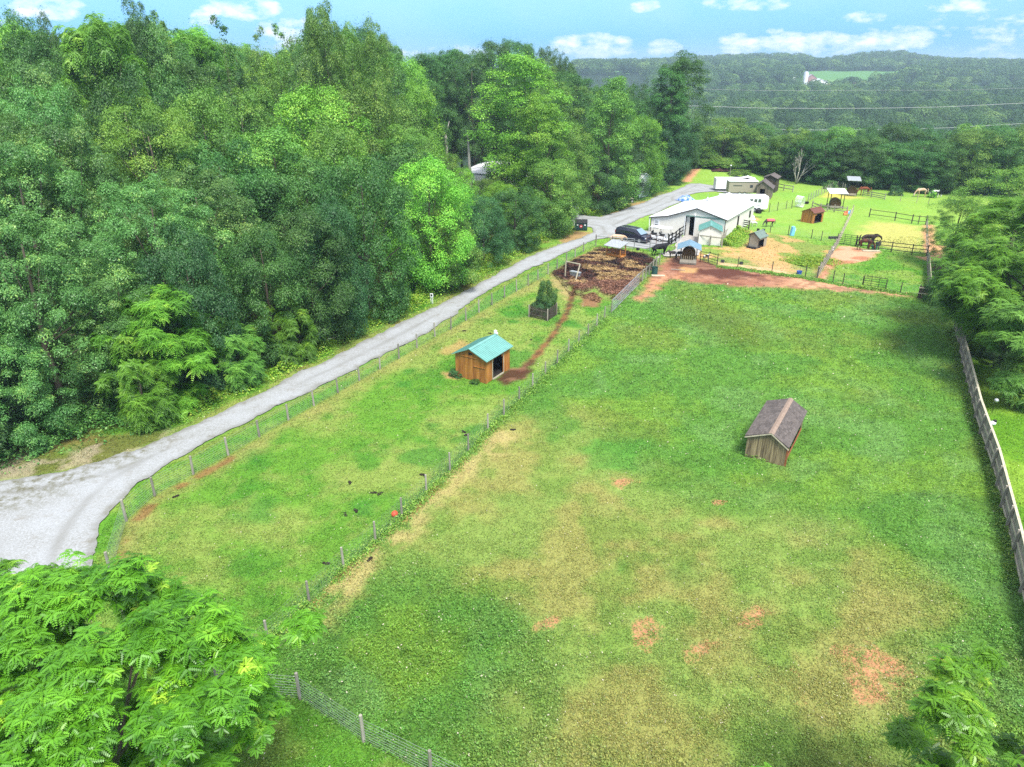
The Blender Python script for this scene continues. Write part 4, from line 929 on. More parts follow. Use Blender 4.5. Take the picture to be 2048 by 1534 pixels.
def G(p): return Vector((p.x, p.y, hz(p.x, p.y)))
def seg(pts):
    return [(pts[i], pts[i + 1]) for i in range(len(pts) - 1)]
def fence(name, label, px=None, pts=None, h=1.25, r=.065, pm_=None, wires=(), stays=0, rails=(), rail_w=.14, rail_t=.035, rm=None, infill=0, hs=None, square=False, lean=.02, group=None, postname='post', wr=.0045):
    pts = pts or [at(*p) for p in px]; full = [pts[0]]
    for a, b in seg(pts):
        n = max(1, round((b - a).length / infill)) if infill else 1
        for i in range(n): full.append(a.lerp(b, (i + 1) / n))
    full = [G(p) for p in full]; o = full[0].copy(); root = thing(name, label, 'fence', o, 0, group); rg = random.Random(len(label))
    v = []
    for k in range(3):
        mb = MB(); mb.tint = .8 + .2 * k; q = (rg.uniform(-lean, lean) * h, rg.uniform(-lean, lean) * h, h)
        if square: mb.beam((0, 0, -.1), q, r * 2, r * 2)
        else: mb.tube([(0, 0, -.1), (q[0], q[1], h)], [r, r * .92], 7)
        ob = mb.build(postname, pm_ or m_post); v.append(ob.data); bpy.data.objects.remove(ob)
    for i, p in enumerate(full):
        c = bpy.data.objects.new(postname, v[i % 3]); COL.objects.link(c); c.parent = root; c.location = p - o
        c.rotation_euler = (0, 0, rg.uniform(0, 6) if not square else math.atan2(*(reversed(((full[min(i + 1, len(full) - 1)] - full[max(i - 1, 0)]).xy)[:]))))
        s = (hs[i] if hs and i < len(hs) else 1) * rg.uniform(.95, 1.06); c.scale = (1, 1, s)
    if wires:
        mb = MB()
        for a, b in seg(full):
            a_, b_ = a - o, b - o; d = (b_ - a_); L_ = d.length
            for w in wires:
                sag = Vector((0, 0, rg.uniform(-.012, .012)))
                m_ = (a_ + b_) / 2 + sag; mb.tube([a_ + Vector((0, 0, w)), m_ + Vector((0, 0, w)), b_ + Vector((0, 0, w))], wr, 3, cap=False)
            if stays:
                n = int(L_ / stays)
                for j in range(1, n):
                    q = a_.lerp(b_, j / n); mb.tube([q + Vector((0, 0, min(wires))), q + Vector((0, 0, max(wires)))], wr * .8, 3, cap=False)
        mb.build('wire_mesh', m_wire, root, fix=False)
    if rails:
        for w in rails:
            mb = MB()
            for a, b in seg(full):
                a_, b_ = a - o, b - o; mb.tint = rg.uniform(.75, 1.1)
                off = (b_ - a_).cross(Vector((0, 0, 1))).normalized() * (r + rail_t / 2)
                mb.beam(a_ + Vector((0, 0, w + rg.uniform(-.03, .03))) + off, b_ + Vector((0, 0, w + rg.uniform(-.03, .03))) + off, rail_t, rail_w)
            mb.build('rail', rm or pm_ or m_post, root)
    return root
def gate(name, label, a, b, h=1.25, bars=6, mat=None, r=.022, z0=.12, mid=True, group=None):
    a, b = G(a), G(b); d = (b - a); L_ = d.length; root = thing(name, label, 'gate', a, math.atan2(d.y, d.x), group); mt = mat or m_galv
    mb = MB(); mb.tube([(0, 0, z0), (0, 0, h), (L_, 0, h), (L_, 0, z0), (0, 0, z0)], r, 6); mb.build('gate_frame', mt, root)
    mb = MB()
    for i in range(1, bars): z = z0 + (h - z0) * i / bars; mb.tube([(0, 0, z), (L_, 0, z)], r * .75, 5)
    if mid:
        for f in (.33, .67): mb.tube([(L_ * f, 0, z0), (L_ * f, 0, h)], r * .75, 5)
    mb.build('gate_bars', mt, root); return root

W9 = (.08, .2, .32, .45, .58, .72, .87, 1.02, 1.18)
F1 = [(222, 1150), (253, 1042), (310, 992), (387, 950), (457, 911), (519, 874), (577, 841), (628, 812), (676, 786), (719, 762), (760, 739), (798, 717), (834, 696), (870, 673), (902, 659), (932, 641), (958, 625), (984, 610),
      (1009, 596), (1033, 583), (1056, 571), (1076, 560), (1096, 549), (1114, 538), (1133, 526), (1150, 514), (1167, 503), (1191.6, 491)]
fence('wire_fence', 'woven wire fence on pale round posts curving along the grass verge of the gravel driveway', [(250, 1240)] + F1, h=1.28, r=.075, wires=W9, stays=.3)
fence('wire_fence', 'woven wire fence on grey posts running diagonally between the two grass paddocks', [(1222.7, 626.7)] + F2_PX[4:], h=1.27, r=.062, wires=W9, stays=.3)
fence('wire_fence', 'sagging wire fence crossing the bottom of the photo beside the walnut crown', [(440, 1385), (600, 1398), (728, 1484), (862, 1550), (1010, 1625)], h=1.3, r=.07, wires=W9, stays=.3)
fence('wire_fence', 'short wire fence with close-set posts between the muddy pen and the pipe gate', [(1319, 529), (1298, 550), (1277, 570)], h=1.35, r=.06, wires=W9, stays=.3, rails=(1.15,), rail_w=.09, infill=1.6)
gate('metal_gate', 'long galvanised pipe gate leaning along the fence between muddy pen and big meadow', at(1277, 570), at(1223, 626), 1.3, 6, r=.03)
# board fence at the right
BF = [(1909, 661), (1951, 839), (1985, 941), (2026, 1111), (2043, 1190)]
bpts = [at(*p) for p in BF]; bpts.append(bpts[-1] + (bpts[-1] - bpts[-2]) * 1.6)
root = thing('board_fence', 'long weathered board fence with posts and pale rails closing the right side of the meadow', 'fence', G(bpts[0]))
o0 = G(bpts[0]); line = [G(p) - o0 for p in bpts]; rg = random.Random(4)
mb = MB(); mr = [MB(), MB(), MB()]; posts = []; carry = 0
for a, b in seg(line):
    d = (b - a); L_ = d.length; u = d.normalized(); nrm = Vector((u.y, -u.x, 0))
    if nrm.x > 0: nrm = -nrm     # towards the meadow
    n = int(L_ / .145)
    for i in range(n):
        p_ = a + u * (i + .5) * L_ / n - nrm * .02; hh_ = 1.48 + rg.uniform(-.02, .02)
        mb.tint = rg.uniform(.65, 1.15); mb.box((p_.x, p_.y, hh_ / 2 + .03), (L_ / n * .96, .02, hh_), math.atan2(u.y, u.x))
    for k, z in enumerate((.28, .85, 1.5)):
        mr[k].tint = 1.0; off = nrm * (.025 if k < 2 else -.01); mr[k].beam(a + off + Vector((0, 0, z)), b + off + Vector((0, 0, z)), .05 if k < 2 else .13, .1 if k < 2 else .04)
    n = max(1, round(L_ / 2.25))
    for i in range(n): posts.append((a.lerp(b, i / n) + nrm * .1, u))
mb.build('boards', m_grey, root)
for k in range(3): mr[k].build('top_cap' if k == 2 else 'rail', m_ltgrey, root)
pmb = MB(); pmb.box((0, 0, .76), (.11, .11, 1.52)); pb = pmb.build('post', m_grey, root); pb.location = posts[0][0]; pb.rotation_euler.z = math.atan2(posts[0][1].y, posts[0][1].x)
for q, u in posts[1:]:
    c = copyobj(pb, root); c.location = q; c.rotation_euler.z = math.atan2(u.y, u.x); c.scale = (1, 1, rg.uniform(.97, 1.04))
def board_wall(name, label, a, b, h, mat=None, rails=(.4, 1.3), rm=None, w=.15, lean=0):
    a, b = G(a), G(b); d = b - a; L_ = d.length; root = thing(name, label, 'fence', a, math.atan2(d.y, d.x)); rg = random.Random(len(label))
    mb = MB(); n = max(2, int(L_ / w))
    for i in range(n): mb.tint = rg.uniform(.55, 1.15); hh_ = h + rg.uniform(-.05, .05); mb.box(((i + .5) * L_ / n, rg.uniform(-.008, .008), hh_ / 2), (L_ / n * .93, .025, hh_))
    mb.build('boards', mat or m_grey, root)
    for z in rails: m2 = MB(); m2.box((L_ / 2, -.04, z), (L_ + .1, .05, .11)); m2.build('rail', rm or m_ltgrey, root)
    return root
board_wall('board_fence', 'dark vertical board fence behind the broad feathery tree, across the sandy track end', at(1862, 550), at(1915, 560), 1.7, m_dkwood, (.5, 1.4), m_dkwood)
board_wall('board_fence', 'narrow grey board fence running away beside the wire at the paddock corner', at(1857, 590), at(1854, 531), 1.3, m_grey, (1.25,))
board_wall('board_gate', 'stubby dark board panel with two pale rails at the meadow corner', at(1834, 596), at(1866, 600), 1.35, m_dkwood, (.55, 1.15))
# paddock fences, upper right
fence('post_fence', 'low wire fence on dark posts along the near side of the hen yard', [(1433.6, 532), (1475, 536), (1543, 547), (1610, 555.6), (1633.6, 558.8), (1665.6, 566), (1685, 570), (1724, 575)], h=1.4, r=.055, pm_=m_dkpost, wires=W9, stays=.4)
gate('pipe_gate', 'dark pipe gate in the near fence of the small horse paddock', at(1725, 575.5), at(1770, 582), 1.35, 5, m_blackrail, .035)
fence('post_fence', 'wire fence on dark posts right of the dark pipe gate to the meadow corner', [(1770, 582), (1800, 587), (1838, 591)], h=1.25, r=.055, pm_=m_dkpost, wires=W9, stays=.4)
fence('rail_fence', 'grey three-rail fence dividing hen yard from horse paddock, running up the slope', [(1634, 556), (1655, 523), (1675, 490.6)], h=1.35, r=.07, pm_=m_grey, rails=(.35, .8, 1.2), rm=m_grey, infill=2.4, square=True)
fence('rail_fence', 'pale rail fence continuing up the slope past the bright toys', [(1675, 490.6), (1690, 458), (1705, 425)], h=1.3, r=.06, pm_=m_ltgrey, rails=(.45, 1.1), rm=m_ltgrey, infill=2.8, square=True)
fence('post_fence', 'wire fence on dark posts between the hen yard and the brown shed paddock', [(1471, 455), (1497, 460), (1540, 466), (1576, 471), (1622.5, 478), (1642, 482), (1674, 486)], h=1.35, r=.055, pm_=m_dkpost, wires=W9, stays=.4)
fence('rail_fence', 'black rail panel beside the barn wall at the corner of the hen yard', [(1471, 453), (1484, 456), (1497, 459)], h=1.35, r=.06, pm_=m_blackrail, rails=(.3, .6, .9, 1.2), rm=m_blackrail, square=True)
gate('pipe_gate', 'dark pipe gate left of the bay horse at the dry paddock', at(1676, 488.5), at(1711, 493), 1.4, 5, m_blackrail, .035)
fence('rail_fence', 'dark rail fence behind the two dark horses', [(1711, 493), (1735, 497), (1756, 501), (1782, 504), (1823, 509), (1853, 511)], h=1.4, r=.06, pm_=m_dkpost, rails=(.35, .8, 1.25), rm=m_dkpost, rail_t=.04, rail_w=.09, square=True)
fence('rail_fence', 'dark rail fence along the upper edge of the pale dry pen', [(1738, 433.6), (1789.5, 440.6), (1823, 446), (1836, 447.5), (1851, 448.5)], h=1.4, r=.06, pm_=m_dkpost, rails=(.5, 1.2), rm=m_dkpost, rail_t=.04, rail_w=.08, square=True)
fence('post_fence', 'wire fence running down the right side of the pale dry pen', [(1852, 449), (1852, 480), (1853, 511), (1854, 530)], h=1.4, r=.05, pm_=m_grey, wires=W9, stays=.3, infill=3)
fence('post_fence', 'wire fence on grey posts behind the horse trailer', [(1538, 425), (1554.5, 422), (1572, 418.5), (1583, 417), (1600, 411)], h=1.4, r=.055, pm_=m_dkpost, wires=W9, stays=.4)
fence('picket_row', 'close-set row of grey posts climbing to the far fence corner', [(1616, 402), (1636, 392), (1654, 385)], h=1.3, r=.06, pm_=m_grey, wires=W9, stays=.3, infill=1.7)
fence('picket_row', 'grey wire fence looping round the far corner left of the hay shelter', [(1654, 385), (1664, 379), (1674, 377), (1684, 379), (1693, 384)], h=1.3, r=.05, pm_=m_grey, wires=W9, stays=.3, infill=1.7)
fence('rail_fence', 'weathered rail fence in front of the nearer hay shelter', [(1624, 415), (1640, 421), (1654, 422.5), (1668, 424), (1693, 427)], h=1.2, r=.07, pm_=m_grey, rails=(.4, .9), rm=m_grey, square=True)
fence('rail_fence', 'pale rail panel on the skyline field right of the far hay shelter', [(1725, 392), (1742, 395), (1769, 400)], h=1.1, r=.05, pm_=m_post, rails=(.3, .6, .95), rm=m_post, square=True, infill=3)
fence('post_fence', 'thin wire fence along the far field', [(1769, 400), (1800, 403), (1833, 406), (1856, 409)], h=1.1, r=.05, pm_=m_grey, wires=(.3, .7, 1.05), infill=4)
fence('rail_fence', 'two-rail fence crossing the far field right of the dark sheds', [(1550, 378), (1567, 382), (1585, 385)], h=1.2, r=.06, pm_=m_grey, rails=(.5, 1.1), rm=m_grey, square=True)
fence('post_fence', 'grey post fence along the right-hand barn wall', [(1443, 494.5), (1452, 477), (1462, 464), (1471, 453.5), (1480, 443), (1488, 434)], h=1.5, r=.06, pm_=m_grey, wires=W9, stays=.25, rails=(1.3,), rm=m_grey, infill=1.6)
fence('rail_fence', 'grey rail fence in front of the cream shed with green roof', [(1396, 489), (1419, 492), (1443, 495)], h=1.4, r=.08, pm_=m_post, rails=(1.25,), rm=m_post, square=True)
fence('rail_fence', 'black board fence leading down from the open barn door', [(1368, 471), (1358, 478), (1351, 484), (1343, 488.5), (1336, 492)], h=1.5, r=.08, pm_=m_blackrail, rails=(.35, .8, 1.3), rm=m_blackrail, square=True, rail_w=.16)
fence('rail_fence', 'galvanised panel fence at the top of the muddy pen, below the minivan', [(1191.6, 491), (1224, 494)], h=1.45, r=.06, pm_=m_rust, rails=(1.3,), rm=m_galv, rail_w=.07)
gate('metal_gate', 'galvanised gate at the top of the muddy pen in front of the minivan', at(1224, 494), at(1268, 498), 1.35, 5, r=.03)
fence('rail_fence', 'galvanised panels from the pen gate to the black cow', [(1268, 498), (1299, 503), (1322, 507)], h=1.35, r=.05, pm_=m_galv, rails=(.3, .6, .9, 1.2), rm=m_galv, rail_w=.05)
fence('rail_fence', 'small rusty pen of posts and rails around the golf carts', [(1293, 489), (1300, 486), (1312, 490), (1325, 492)], h=1.4, r=.04, pm_=m_rust, rails=(.9, 1.3), rm=m_rust, rail_w=.05)
fence('rail_fence', 'dark gate panel right of the round bale feeder', [(1400, 524), (1416, 527), (1433.6, 532)], h=1.4, r=.05, pm_=m_blackrail, rails=(.35, .7, 1.05, 1.35), rm=m_blackrail, rail_w=.05)
fence('stock_panel', 'bleached wire panel between black cow and bale feeder', [(1322, 507), (1345, 512), (1360, 516)], h=1.3, r=.04, pm_=m_ltgrey, wires=W9, stays=.2, rails=(1.2,), rm=m_ltgrey, rail_w=.05)
for i, (px, py, lb) in enumerate([(862, 600, ''), ]): pass

# ------------------------------------------------------------------ buildings
def gabled(name, label, A, B, L_, prof, wallmat, roofmat, cat='shed', over=.2, side_open=None, board=.2, roof_t=.06, ribs=.3, floor=None, front_open=None, ridge=None, trimmat=None, roof_tint=1.0, overf=.2, shing=False):
    """A,B: front corners (camera side); prof: [(frac, z)] front outline; L_: depth; side_open: (y0,y1,z) on the right side; front_open: (x0,x1,z)"""
    A, B = G(A), G(B); d = B - A; Wd = d.length; root = thing(name, label, cat, A, math.atan2(d.y, d.x)); rg = random.Random(len(label))
    pf = [(f * Wd, z) for f, z in prof]
    top = lambda x: float(np.interp(x, [p[0] for p in pf], [p[1] for p in pf]))
    th = .04
    def gable(y, nm, op=None):
        mb = MB(); n = max(4, int(Wd / board)); xsn = sorted(set([i * Wd / n for i in range(n + 1)] + [p[0] for p in pf]))
        for x0, x1 in zip(xsn[:-1], xsn[1:]):
            if x1 - x0 < .01: continue
            mb.tint = rg.uniform(.72, 1.12) if board < .6 else rg.uniform(.97, 1.0); zb = 0
            if op and op[0] - .01 <= (x0 + x1) / 2 <= op[1] + .01: zb = op[2]
            t_ = rg.uniform(0, .008) if board < .6 else 0
            mb.prism([(x0, y - t_, zb), (x1, y - t_, zb), (x1, y - t_, top(x1) - .02), (x0, y - t_, top(x0) - .02)], (0, th, 0))
        return mb.build(nm, wallmat, root)
    gable(0, 'front_wall', front_open); gable(L_ - th, 'back_wall')
    def side(x, z, nm, op=None):
        mb = MB(); n = max(3, int(L_ / board)); st = (L_ - 2 * th - .004) / n
        for i in range(n):
            y0 = th + .002 + i * st; mb.tint = rg.uniform(.72, 1.12) if board < .6 else 1; zb = 0; ym = y0 + st / 2
            if op and op[0] < ym < op[1]: zb = op[2] - (.22 if (ym - op[0] < st * 1.2 or op[1] - ym < st * 1.2) else 0)
            mb.box((x + (rg.uniform(0, .006) if board < .6 else 0), ym, (zb + z - .02) / 2), (th, st, z - .02 - zb))
        return mb.build(nm, wallmat, root)
    side(th / 2, pf[0][1], 'side_wall'); side(Wd - th / 2, pf[-1][1], 'side_wall', side_open)
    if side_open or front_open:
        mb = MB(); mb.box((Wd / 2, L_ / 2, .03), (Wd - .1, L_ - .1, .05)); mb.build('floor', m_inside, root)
        mb = MB(); mb.box((.07, L_ / 2, pf[0][1] / 2), (.02, L_ - .2, pf[0][1] - .1)); mb.box((Wd / 2, L_ - .07, pf[0][1] / 2), (Wd - .2, .02, pf[0][1] - .1)); mb.build('shade_lining', m_inside, root)  # near-black inner sheets carry the shade of the open shed
    # roof
    npf = list(pf); s0 = (pf[1][1] - pf[0][1]) / (pf[1][0] - pf[0][0]); s1 = (pf[-1][1] - pf[-2][1]) / (pf[-1][0] - pf[-2][0])
    npf[0] = (pf[0][0] - over, pf[0][1] - s0 * over); npf[-1] = (pf[-1][0] + over, pf[-1][1] + s1 * over)
    for (x0, z0), (x1, z1) in zip(npf[:-1], npf[1:]):
        mb = MB(); mb.tint = roof_tint
        mb.prism([(x0, -overf, z0), (x1, -overf, z1), (x1, -overf, z1 + roof_t), (x0, -overf, z0 + roof_t)], (0, L_ + 2 * overf, 0))
        if ribs:
            y = -overf + .04
            while y < L_ + overf:
                mb.beam((x0, y, z0 + roof_t + .012), (x1, y, z1 + roof_t + .012), .035, .03, tint=roof_tint * .93); y += ribs
        if shing:
            n = max(3, int(math.hypot(x1 - x0, z1 - z0) / .16))
            for i in range(n):
                f0 = i / n; f1 = (i + 1.0) / n
                if z0 > z1: f0, f1 = 1 - f0, 1 - f1
                xa, za, xb, zb = x0 + (x1 - x0) * f0, z0 + (z1 - z0) * f0, x0 + (x1 - x0) * f1, z0 + (z1 - z0) * f1
                m_ = int((L_ + 2 * overf) / .33)
                for j in range(m_):
                    ya = -overf + j * (L_ + 2 * overf) / m_; yb = ya + (L_ + 2 * overf) / m_ - .006
                    mb.quad((xa, ya, za + roof_t + .022), (xa, yb, za + roof_t + .022), (xb, yb, zb + roof_t + .008), (xb, ya, zb + roof_t + .008), tint=rg.uniform(.7, 1.15))
        mb.build('roof_slope', roofmat, root)
    if ridge is not False:
        k = max(range(len(pf)), key=lambda i: pf[i][1]); xr, zr = pf[k]; w = .16
        mb = MB(); sl = s0 if k == 1 else (pf[k][1] - pf[k - 1][1]) / (pf[k][0] - pf[k - 1][0])
        mb.prism([(xr - w, -overf - .01, zr + roof_t + .03 - w * sl), (xr, -overf - .01, zr + roof_t + .035), (xr + w, -overf - .01, zr + roof_t + .03 - w * abs(s1)), (xr, -overf - .01, zr + roof_t - .01)], (0, L_ + 2 * overf + .02, 0))
        mb.build('ridge_cap', ridge or roofmat, root)
    if trimmat:
        mb = MB()
        for (x0, z0), (x1, z1) in zip(npf[:-1], npf[1:]): mb.beam((x0, -overf - .012, z0 - .03), (x1, -overf - .012, z1 - .03), .02, .14)
        mb.build('barge_board', trimmat, root)
        mb = MB()
        for x in (.03, Wd - .03): mb.box((x, -.016, (top(x) - .06) / 2), (.09, .02, top(x) - .06))
        mb.build('corner_trim', trimmat, root)
    return root, Wd, top

# cedar run-in shed with green roof
B = at(973, 768); A = B - Vector((math.cos(R_(-31)), math.sin(R_(-31)), 0)) * 2.85
r, Wd, top = gabled('run_in_shed', 'orange stained wooden run-in shed with a green metal roof in the left paddock', A, B, 3.45, [(0, 1.98), (.5, 2.62), (1, 1.98)], m_cedar, m_teal, 'shed', .2, (.9, 2.45, 1.72), .17, .04, .22, overf=.22)
mb = MB(); mb.box((Wd / 2, -.03, 2.2), (.34, .03, .14)); mb.build('vent', m_black, r)
mb = MB(); mb.box((Wd / 2 - .25, -.035, 1.92), (Wd * .6, .03, .06)); mb.box((Wd * .78, -.035, 1.25), (Wd * .36, .03, .05)); mb.build('batten', m_cedar, r)
mb = MB()
for y0, y1 in ((.83, .9), (2.45, 2.52)): mb.box((Wd + .012, (y0 + y1) / 2, .86), (.03, .07, 1.72))
mb.box((Wd + .012, 1.68, .06), (.05, 1.6, .12)); mb.build('door_trim', m_ltgrey, r)
mb = MB(); mb.box((Wd / 2, 3.6, 2.84), (.2, .16, .26)); mb.box((Wd / 2 + .16, 3.56, 2.76), (.16, .1, .12)); mb.build('ridge_end', m_white, r)
# old shed with shingle roof
A = at(1489, 913); B = A + Vector((math.cos(R_(-31)), math.sin(R_(-31)), 0)) * 2.35
r, Wd, top = gabled('run_in_shed', 'grey weathered plank run-in shed with brown shingle roof on the big meadow', A, B, 5.5, [(0, 1.52), (.58, 2.02), (1.0, 1.42)], m_oldb, m_shing, 'shed', .14, (.35, 5.0, 1.25), .14, .05, 0, ridge=m_ridge, overf=.12, shing=True)
mb = MB(); 
for (x0, z0), (x1, z1) in (((-.14, 1.40), (Wd * .58, 2.02)), ((Wd * .58, 2.02), (Wd + .14, 1.22))): mb.beam((x0, -.135, z0 + .005), (x1, -.135, z1 + .005), .02, .07)
mb.build('drip_edge', m_ltgrey, r)
mb = MB(); mb.box((Wd + .06, .08, .6), (.1, .1, 1.2)); mb.box((Wd + .03, 2.7, .3), (.05, 4.6, .14)); mb.build('kick_board', M('red_brown_board', PH(178, 112, 72, .55), .85, .3, 6), r)
# cream barn: broad gable with low lean-to on the left
A = at(1300, 463); B = at(1447, 481); a_, b_ = A, B
def ph(px, top_): 
    f = (px - 1300) / 147; return hgt(px, 463 + 18 * f, top_)
prof = [(0, ph(1301, 434)), (.235, ph(1335, 432)), (.62, ph(1392, 417)), (1, ph(1448, 439.5))]
r, Wd, top = gabled('barn', 'long cream metal barn with white roof, open sliding door and lean-to on its left', A, B, 14.6, prof, m_cream, m_wroof, 'barn', .25, None, 1.2, .08, .9, front_open=None, trimmat=m_trim, overf=.2)
for c in list(r.children):
    if c.name.startswith('front_wall') or c.name.startswith('barge') : pass
fw = [c for c in r.children if c.name.startswith('front_wall')][0]; bpy.data.objects.remove(fw)
dx0, dx1 = Wd * .475, Wd * .60; dz = 2.75
mb = MB()
for x0, x1 in ((0, Wd * .235), (Wd * .235, dx0)):
    mb.prism([(x0, 0, 0), (x1, 0, 0), (x1, 0, top(x1) - .02), (x0, 0, top(x0) - .02)], (0, .05, 0))
mb.prism([(dx0, 0, dz), (dx1, 0, dz), (dx1, 0, top(dx1) - .02), (dx0, 0, top(dx0) - .02)], (0, .05, 0))
xr_ = Wd * .62
mb.prism([(dx1, 0, 0), (xr_, 0, 0), (xr_, 0, top(xr_) - .02), (dx1, 0, top(dx1) - .02)], (0, .05, 0))
mb.prism([(xr_, 0, 0), (Wd, 0, 0), (Wd, 0, top(Wd) - .02), (xr_, 0, top(xr_) - .02)], (0, .05, 0)); mb.build('front_wall', m_cream, r)
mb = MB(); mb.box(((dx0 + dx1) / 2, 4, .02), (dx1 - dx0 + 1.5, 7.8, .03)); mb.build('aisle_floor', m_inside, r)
mb = MB(); mb.box((dx0 - .5, 4, 1.4), (.05, 7.8, 2.8)); mb.box((dx1 + .5, 4, 1.4), (.05, 7.8, 2.8)); mb.box(((dx0 + dx1) / 2, 7.9, 1.4), (2.4, .05, 2.8)); mb.build('aisle_wall', m_inside, r)  # aisle floor and walls coloured near-black for the shade behind the doorway
mb = MB(); mb.box((dx0 + .28, .35, 1.35), (.5, .05, 2.6)); mb.build('inner_door', m_cream, r)
mb = MB(); mb.box((dx1 + 1.15, -.05, dz / 2), (2.1, .05, dz - .05)); mb.build('sliding_door', m_cream, r)
mb = MB(); mb.box(((dx0 + Wd) / 2, -.05, dz + .1), (Wd - dx0 - .1, .09, .14)); mb.build('door_track', M('track_green', PH(130, 170, 158, .6), .5), r)
mb = MB(); mb.box((dx0 - .04, -.03, dz / 2), (.1, .05, dz)); mb.box((dx1 + .04, -.085, dz / 2), (.08, .02, dz)); mb.build('door_frame', m_white, r)
xw = Wd * .085
mb = MB(); mb.box((xw, -.03, 1.25), (.72, .06, 1.15)); w_ = mb.build('window', m_white, r)
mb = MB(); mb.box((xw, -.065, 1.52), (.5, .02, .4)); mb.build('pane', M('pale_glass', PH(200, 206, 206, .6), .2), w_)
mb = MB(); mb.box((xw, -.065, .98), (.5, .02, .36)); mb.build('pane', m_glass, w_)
mb = MB(); mb.box((Wd * .6, -.06, ph(1390, 440) + .75), (.24, .12, .1)); mb.cyl((Wd * .6, -.14, ph(1390, 440) + .72), (Wd * .6, -.16, ph(1390, 440) + .5), .07, 8); mb.build('wall_lamp', m_white, r)
mb = MB(); mb.box((Wd + .03, 6.2, 1.3), (.04, .7, 2.1)); mb.box((Wd + .03, 12.5, 1.6), (.04, .8, 1.0)); mb.build('shaded_opening_panel', m_inside, r)  # near-black panels on the closed wall stand in for shaded openings
mb = MB(); xv = Wd * .48; zv = top(xv); mb.cyl((xv, 9, zv), (xv, 9, zv + .35), .16, 10); mb.cyl((xv, 9, zv + .35), (xv, 9, zv + .62), .3, 10, .05); mb.tube([(xv, 9, zv + .6), (xv, 9, zv + 1.2)], .02, 5); mb.build('roof_vent', m_galv, r)
mb = MB(); mb.box((-.22, -.1, prof[0][1] - .12), (.16, .16, .1)); mb.cyl((-.2, -.1, prof[0][1] - .15), (-.12, -.1, .1), .05, 8); mb.build('downpipe', m_white, r)
# cream shed with green roof in front of the barn
r, Wd, top = gabled('garden_shed', 'small cream shed with a green roof standing against the barn front', at(1396, 489.5), at(1440, 492), 3.4, [(0, 1.95), (.5, 2.6), (1, 1.95)], m_cream, m_teal, 'shed', .15, None, 1.0, .05, .3, overf=.18)
mb = MB(); mb.box((Wd / 2, -.02, 2.22), (.16, .04, .12)); mb.build('vent', m_beige, r)
# duck house
r, Wd, top = gabled('animal_house', 'small pale animal house with grey-green roof and open doorway in the hen yard', at(1496, 494.5), at(1516, 498), 2.3, [(0, 1.75), (.45, 2.05), (1, 1.4)], m_beige, M('grey_green_roof', PH(130, 150, 138, .6), .7, .2, 4), 'animal house', .12, (.35, 1.3, 1.3), .9, .05, 0, overf=.15, trimmat=m_trim)
mb = MB(); mb.prism([(0, -.55, .02), (Wd * .9, -.55, .02), (Wd * .9, -.55, .2), (0, -.55, .2)], (0, .4, 0)); mb.build('trough', m_black, r)
# brown run-in on the upper field
r, Wd, top = gabled('run_in_shed', 'brown wooden run-in shed with reddish roof on the bright upper paddock', at(1601, 443), at(1624.5, 447.5), 2.6, [(0, 1.6), (.62, 2.15), (1, 1.65)], m_cedar, M('red_brown_roof', PH(132, 84, 70, .6), .8, .2, 4), 'shed', .15, (.5, 2.2, 1.4), .2, .06, 0, overf=.15)
# white outbuilding under the trees
m_corr = M('white_corrugated_wall', (.72, .76, .8), .5, .08, 2)
r, Wd, top = gabled('outbuilding', 'white corrugated outbuilding half hidden under trees beside the driveway', at(1262, 405), at(1277, 397), 6.0, [(0, 3.2), (.5, 4.2), (1, 3.2)], m_corr, m_wroof, 'outbuilding', .2, None, .35, .06, .6, overf=.2)
r.location = G(at(1276, 397)); r.rotation_euler.z = math.atan2(at(1305, 389).y - at(1276, 397).y, at(1305, 389).x - at(1276, 397).x)
r, Wd, top = gabled('outbuilding', 'narrow white shed showing between trees behind the green dumpster', at(1141, 434), at(1157, 433.5), 3.0, [(0, 2.1), (.5, 2.5), (1, 2.1)], m_white, m_wroof, 'shed', .1, None, .4, .05, 0, overf=.1)
mb = MB(); mb.box((Wd + .03, .6, 1.0), (.06, .7, 1.9)); mb.build('door', M('grey_green_door', PH(150, 176, 166, .6), .6), r)
# fabric dome
root = thing('fabric_building', 'large white domed fabric building mostly hidden by trees in the wood', 'building', G(at(955, 432)), R_(-12))
nn = 26; rings = []; Rw = 8.2; Hd = 6.5
for j in range(9):
    yv = j * 1.9; rings.append([(Rw * math.cos(math.pi * i / nn), yv, Hd * max(0, math.sin(math.pi * i / nn)) ** .85) for i in range(nn + 1)])
mb = MB()
for j in range(8):
    for i in range(nn): mb.quad(rings[j][i], rings[j][i + 1], rings[j + 1][i + 1], rings[j + 1][i], tint=.9 + .1 * ((i * 7 + j * 3) % 3) / 2)
mb.build('fabric_cover', M('white_fabric', (.78, .74, .76), .6, .15, 1.2), root)
mb = MB(); mb.prism([(Rw * .99 * math.cos(math.pi * i / nn), .1, Hd * .99 * max(0, math.sin(math.pi * i / nn)) ** .85) for i in range(nn + 1)], (0, .08, 0)); mb.build('end_wall', M('white_fabric_end', (.82, .80, .80), .7, .2, 1.5), root)
mb = MB()
for j in (0, 4, 8): mb.tube([(p[0] * 1.005, p[1], p[2] * 1.005) for p in rings[j]], .07, 6)
mb.build('hoop', m_galv, root)
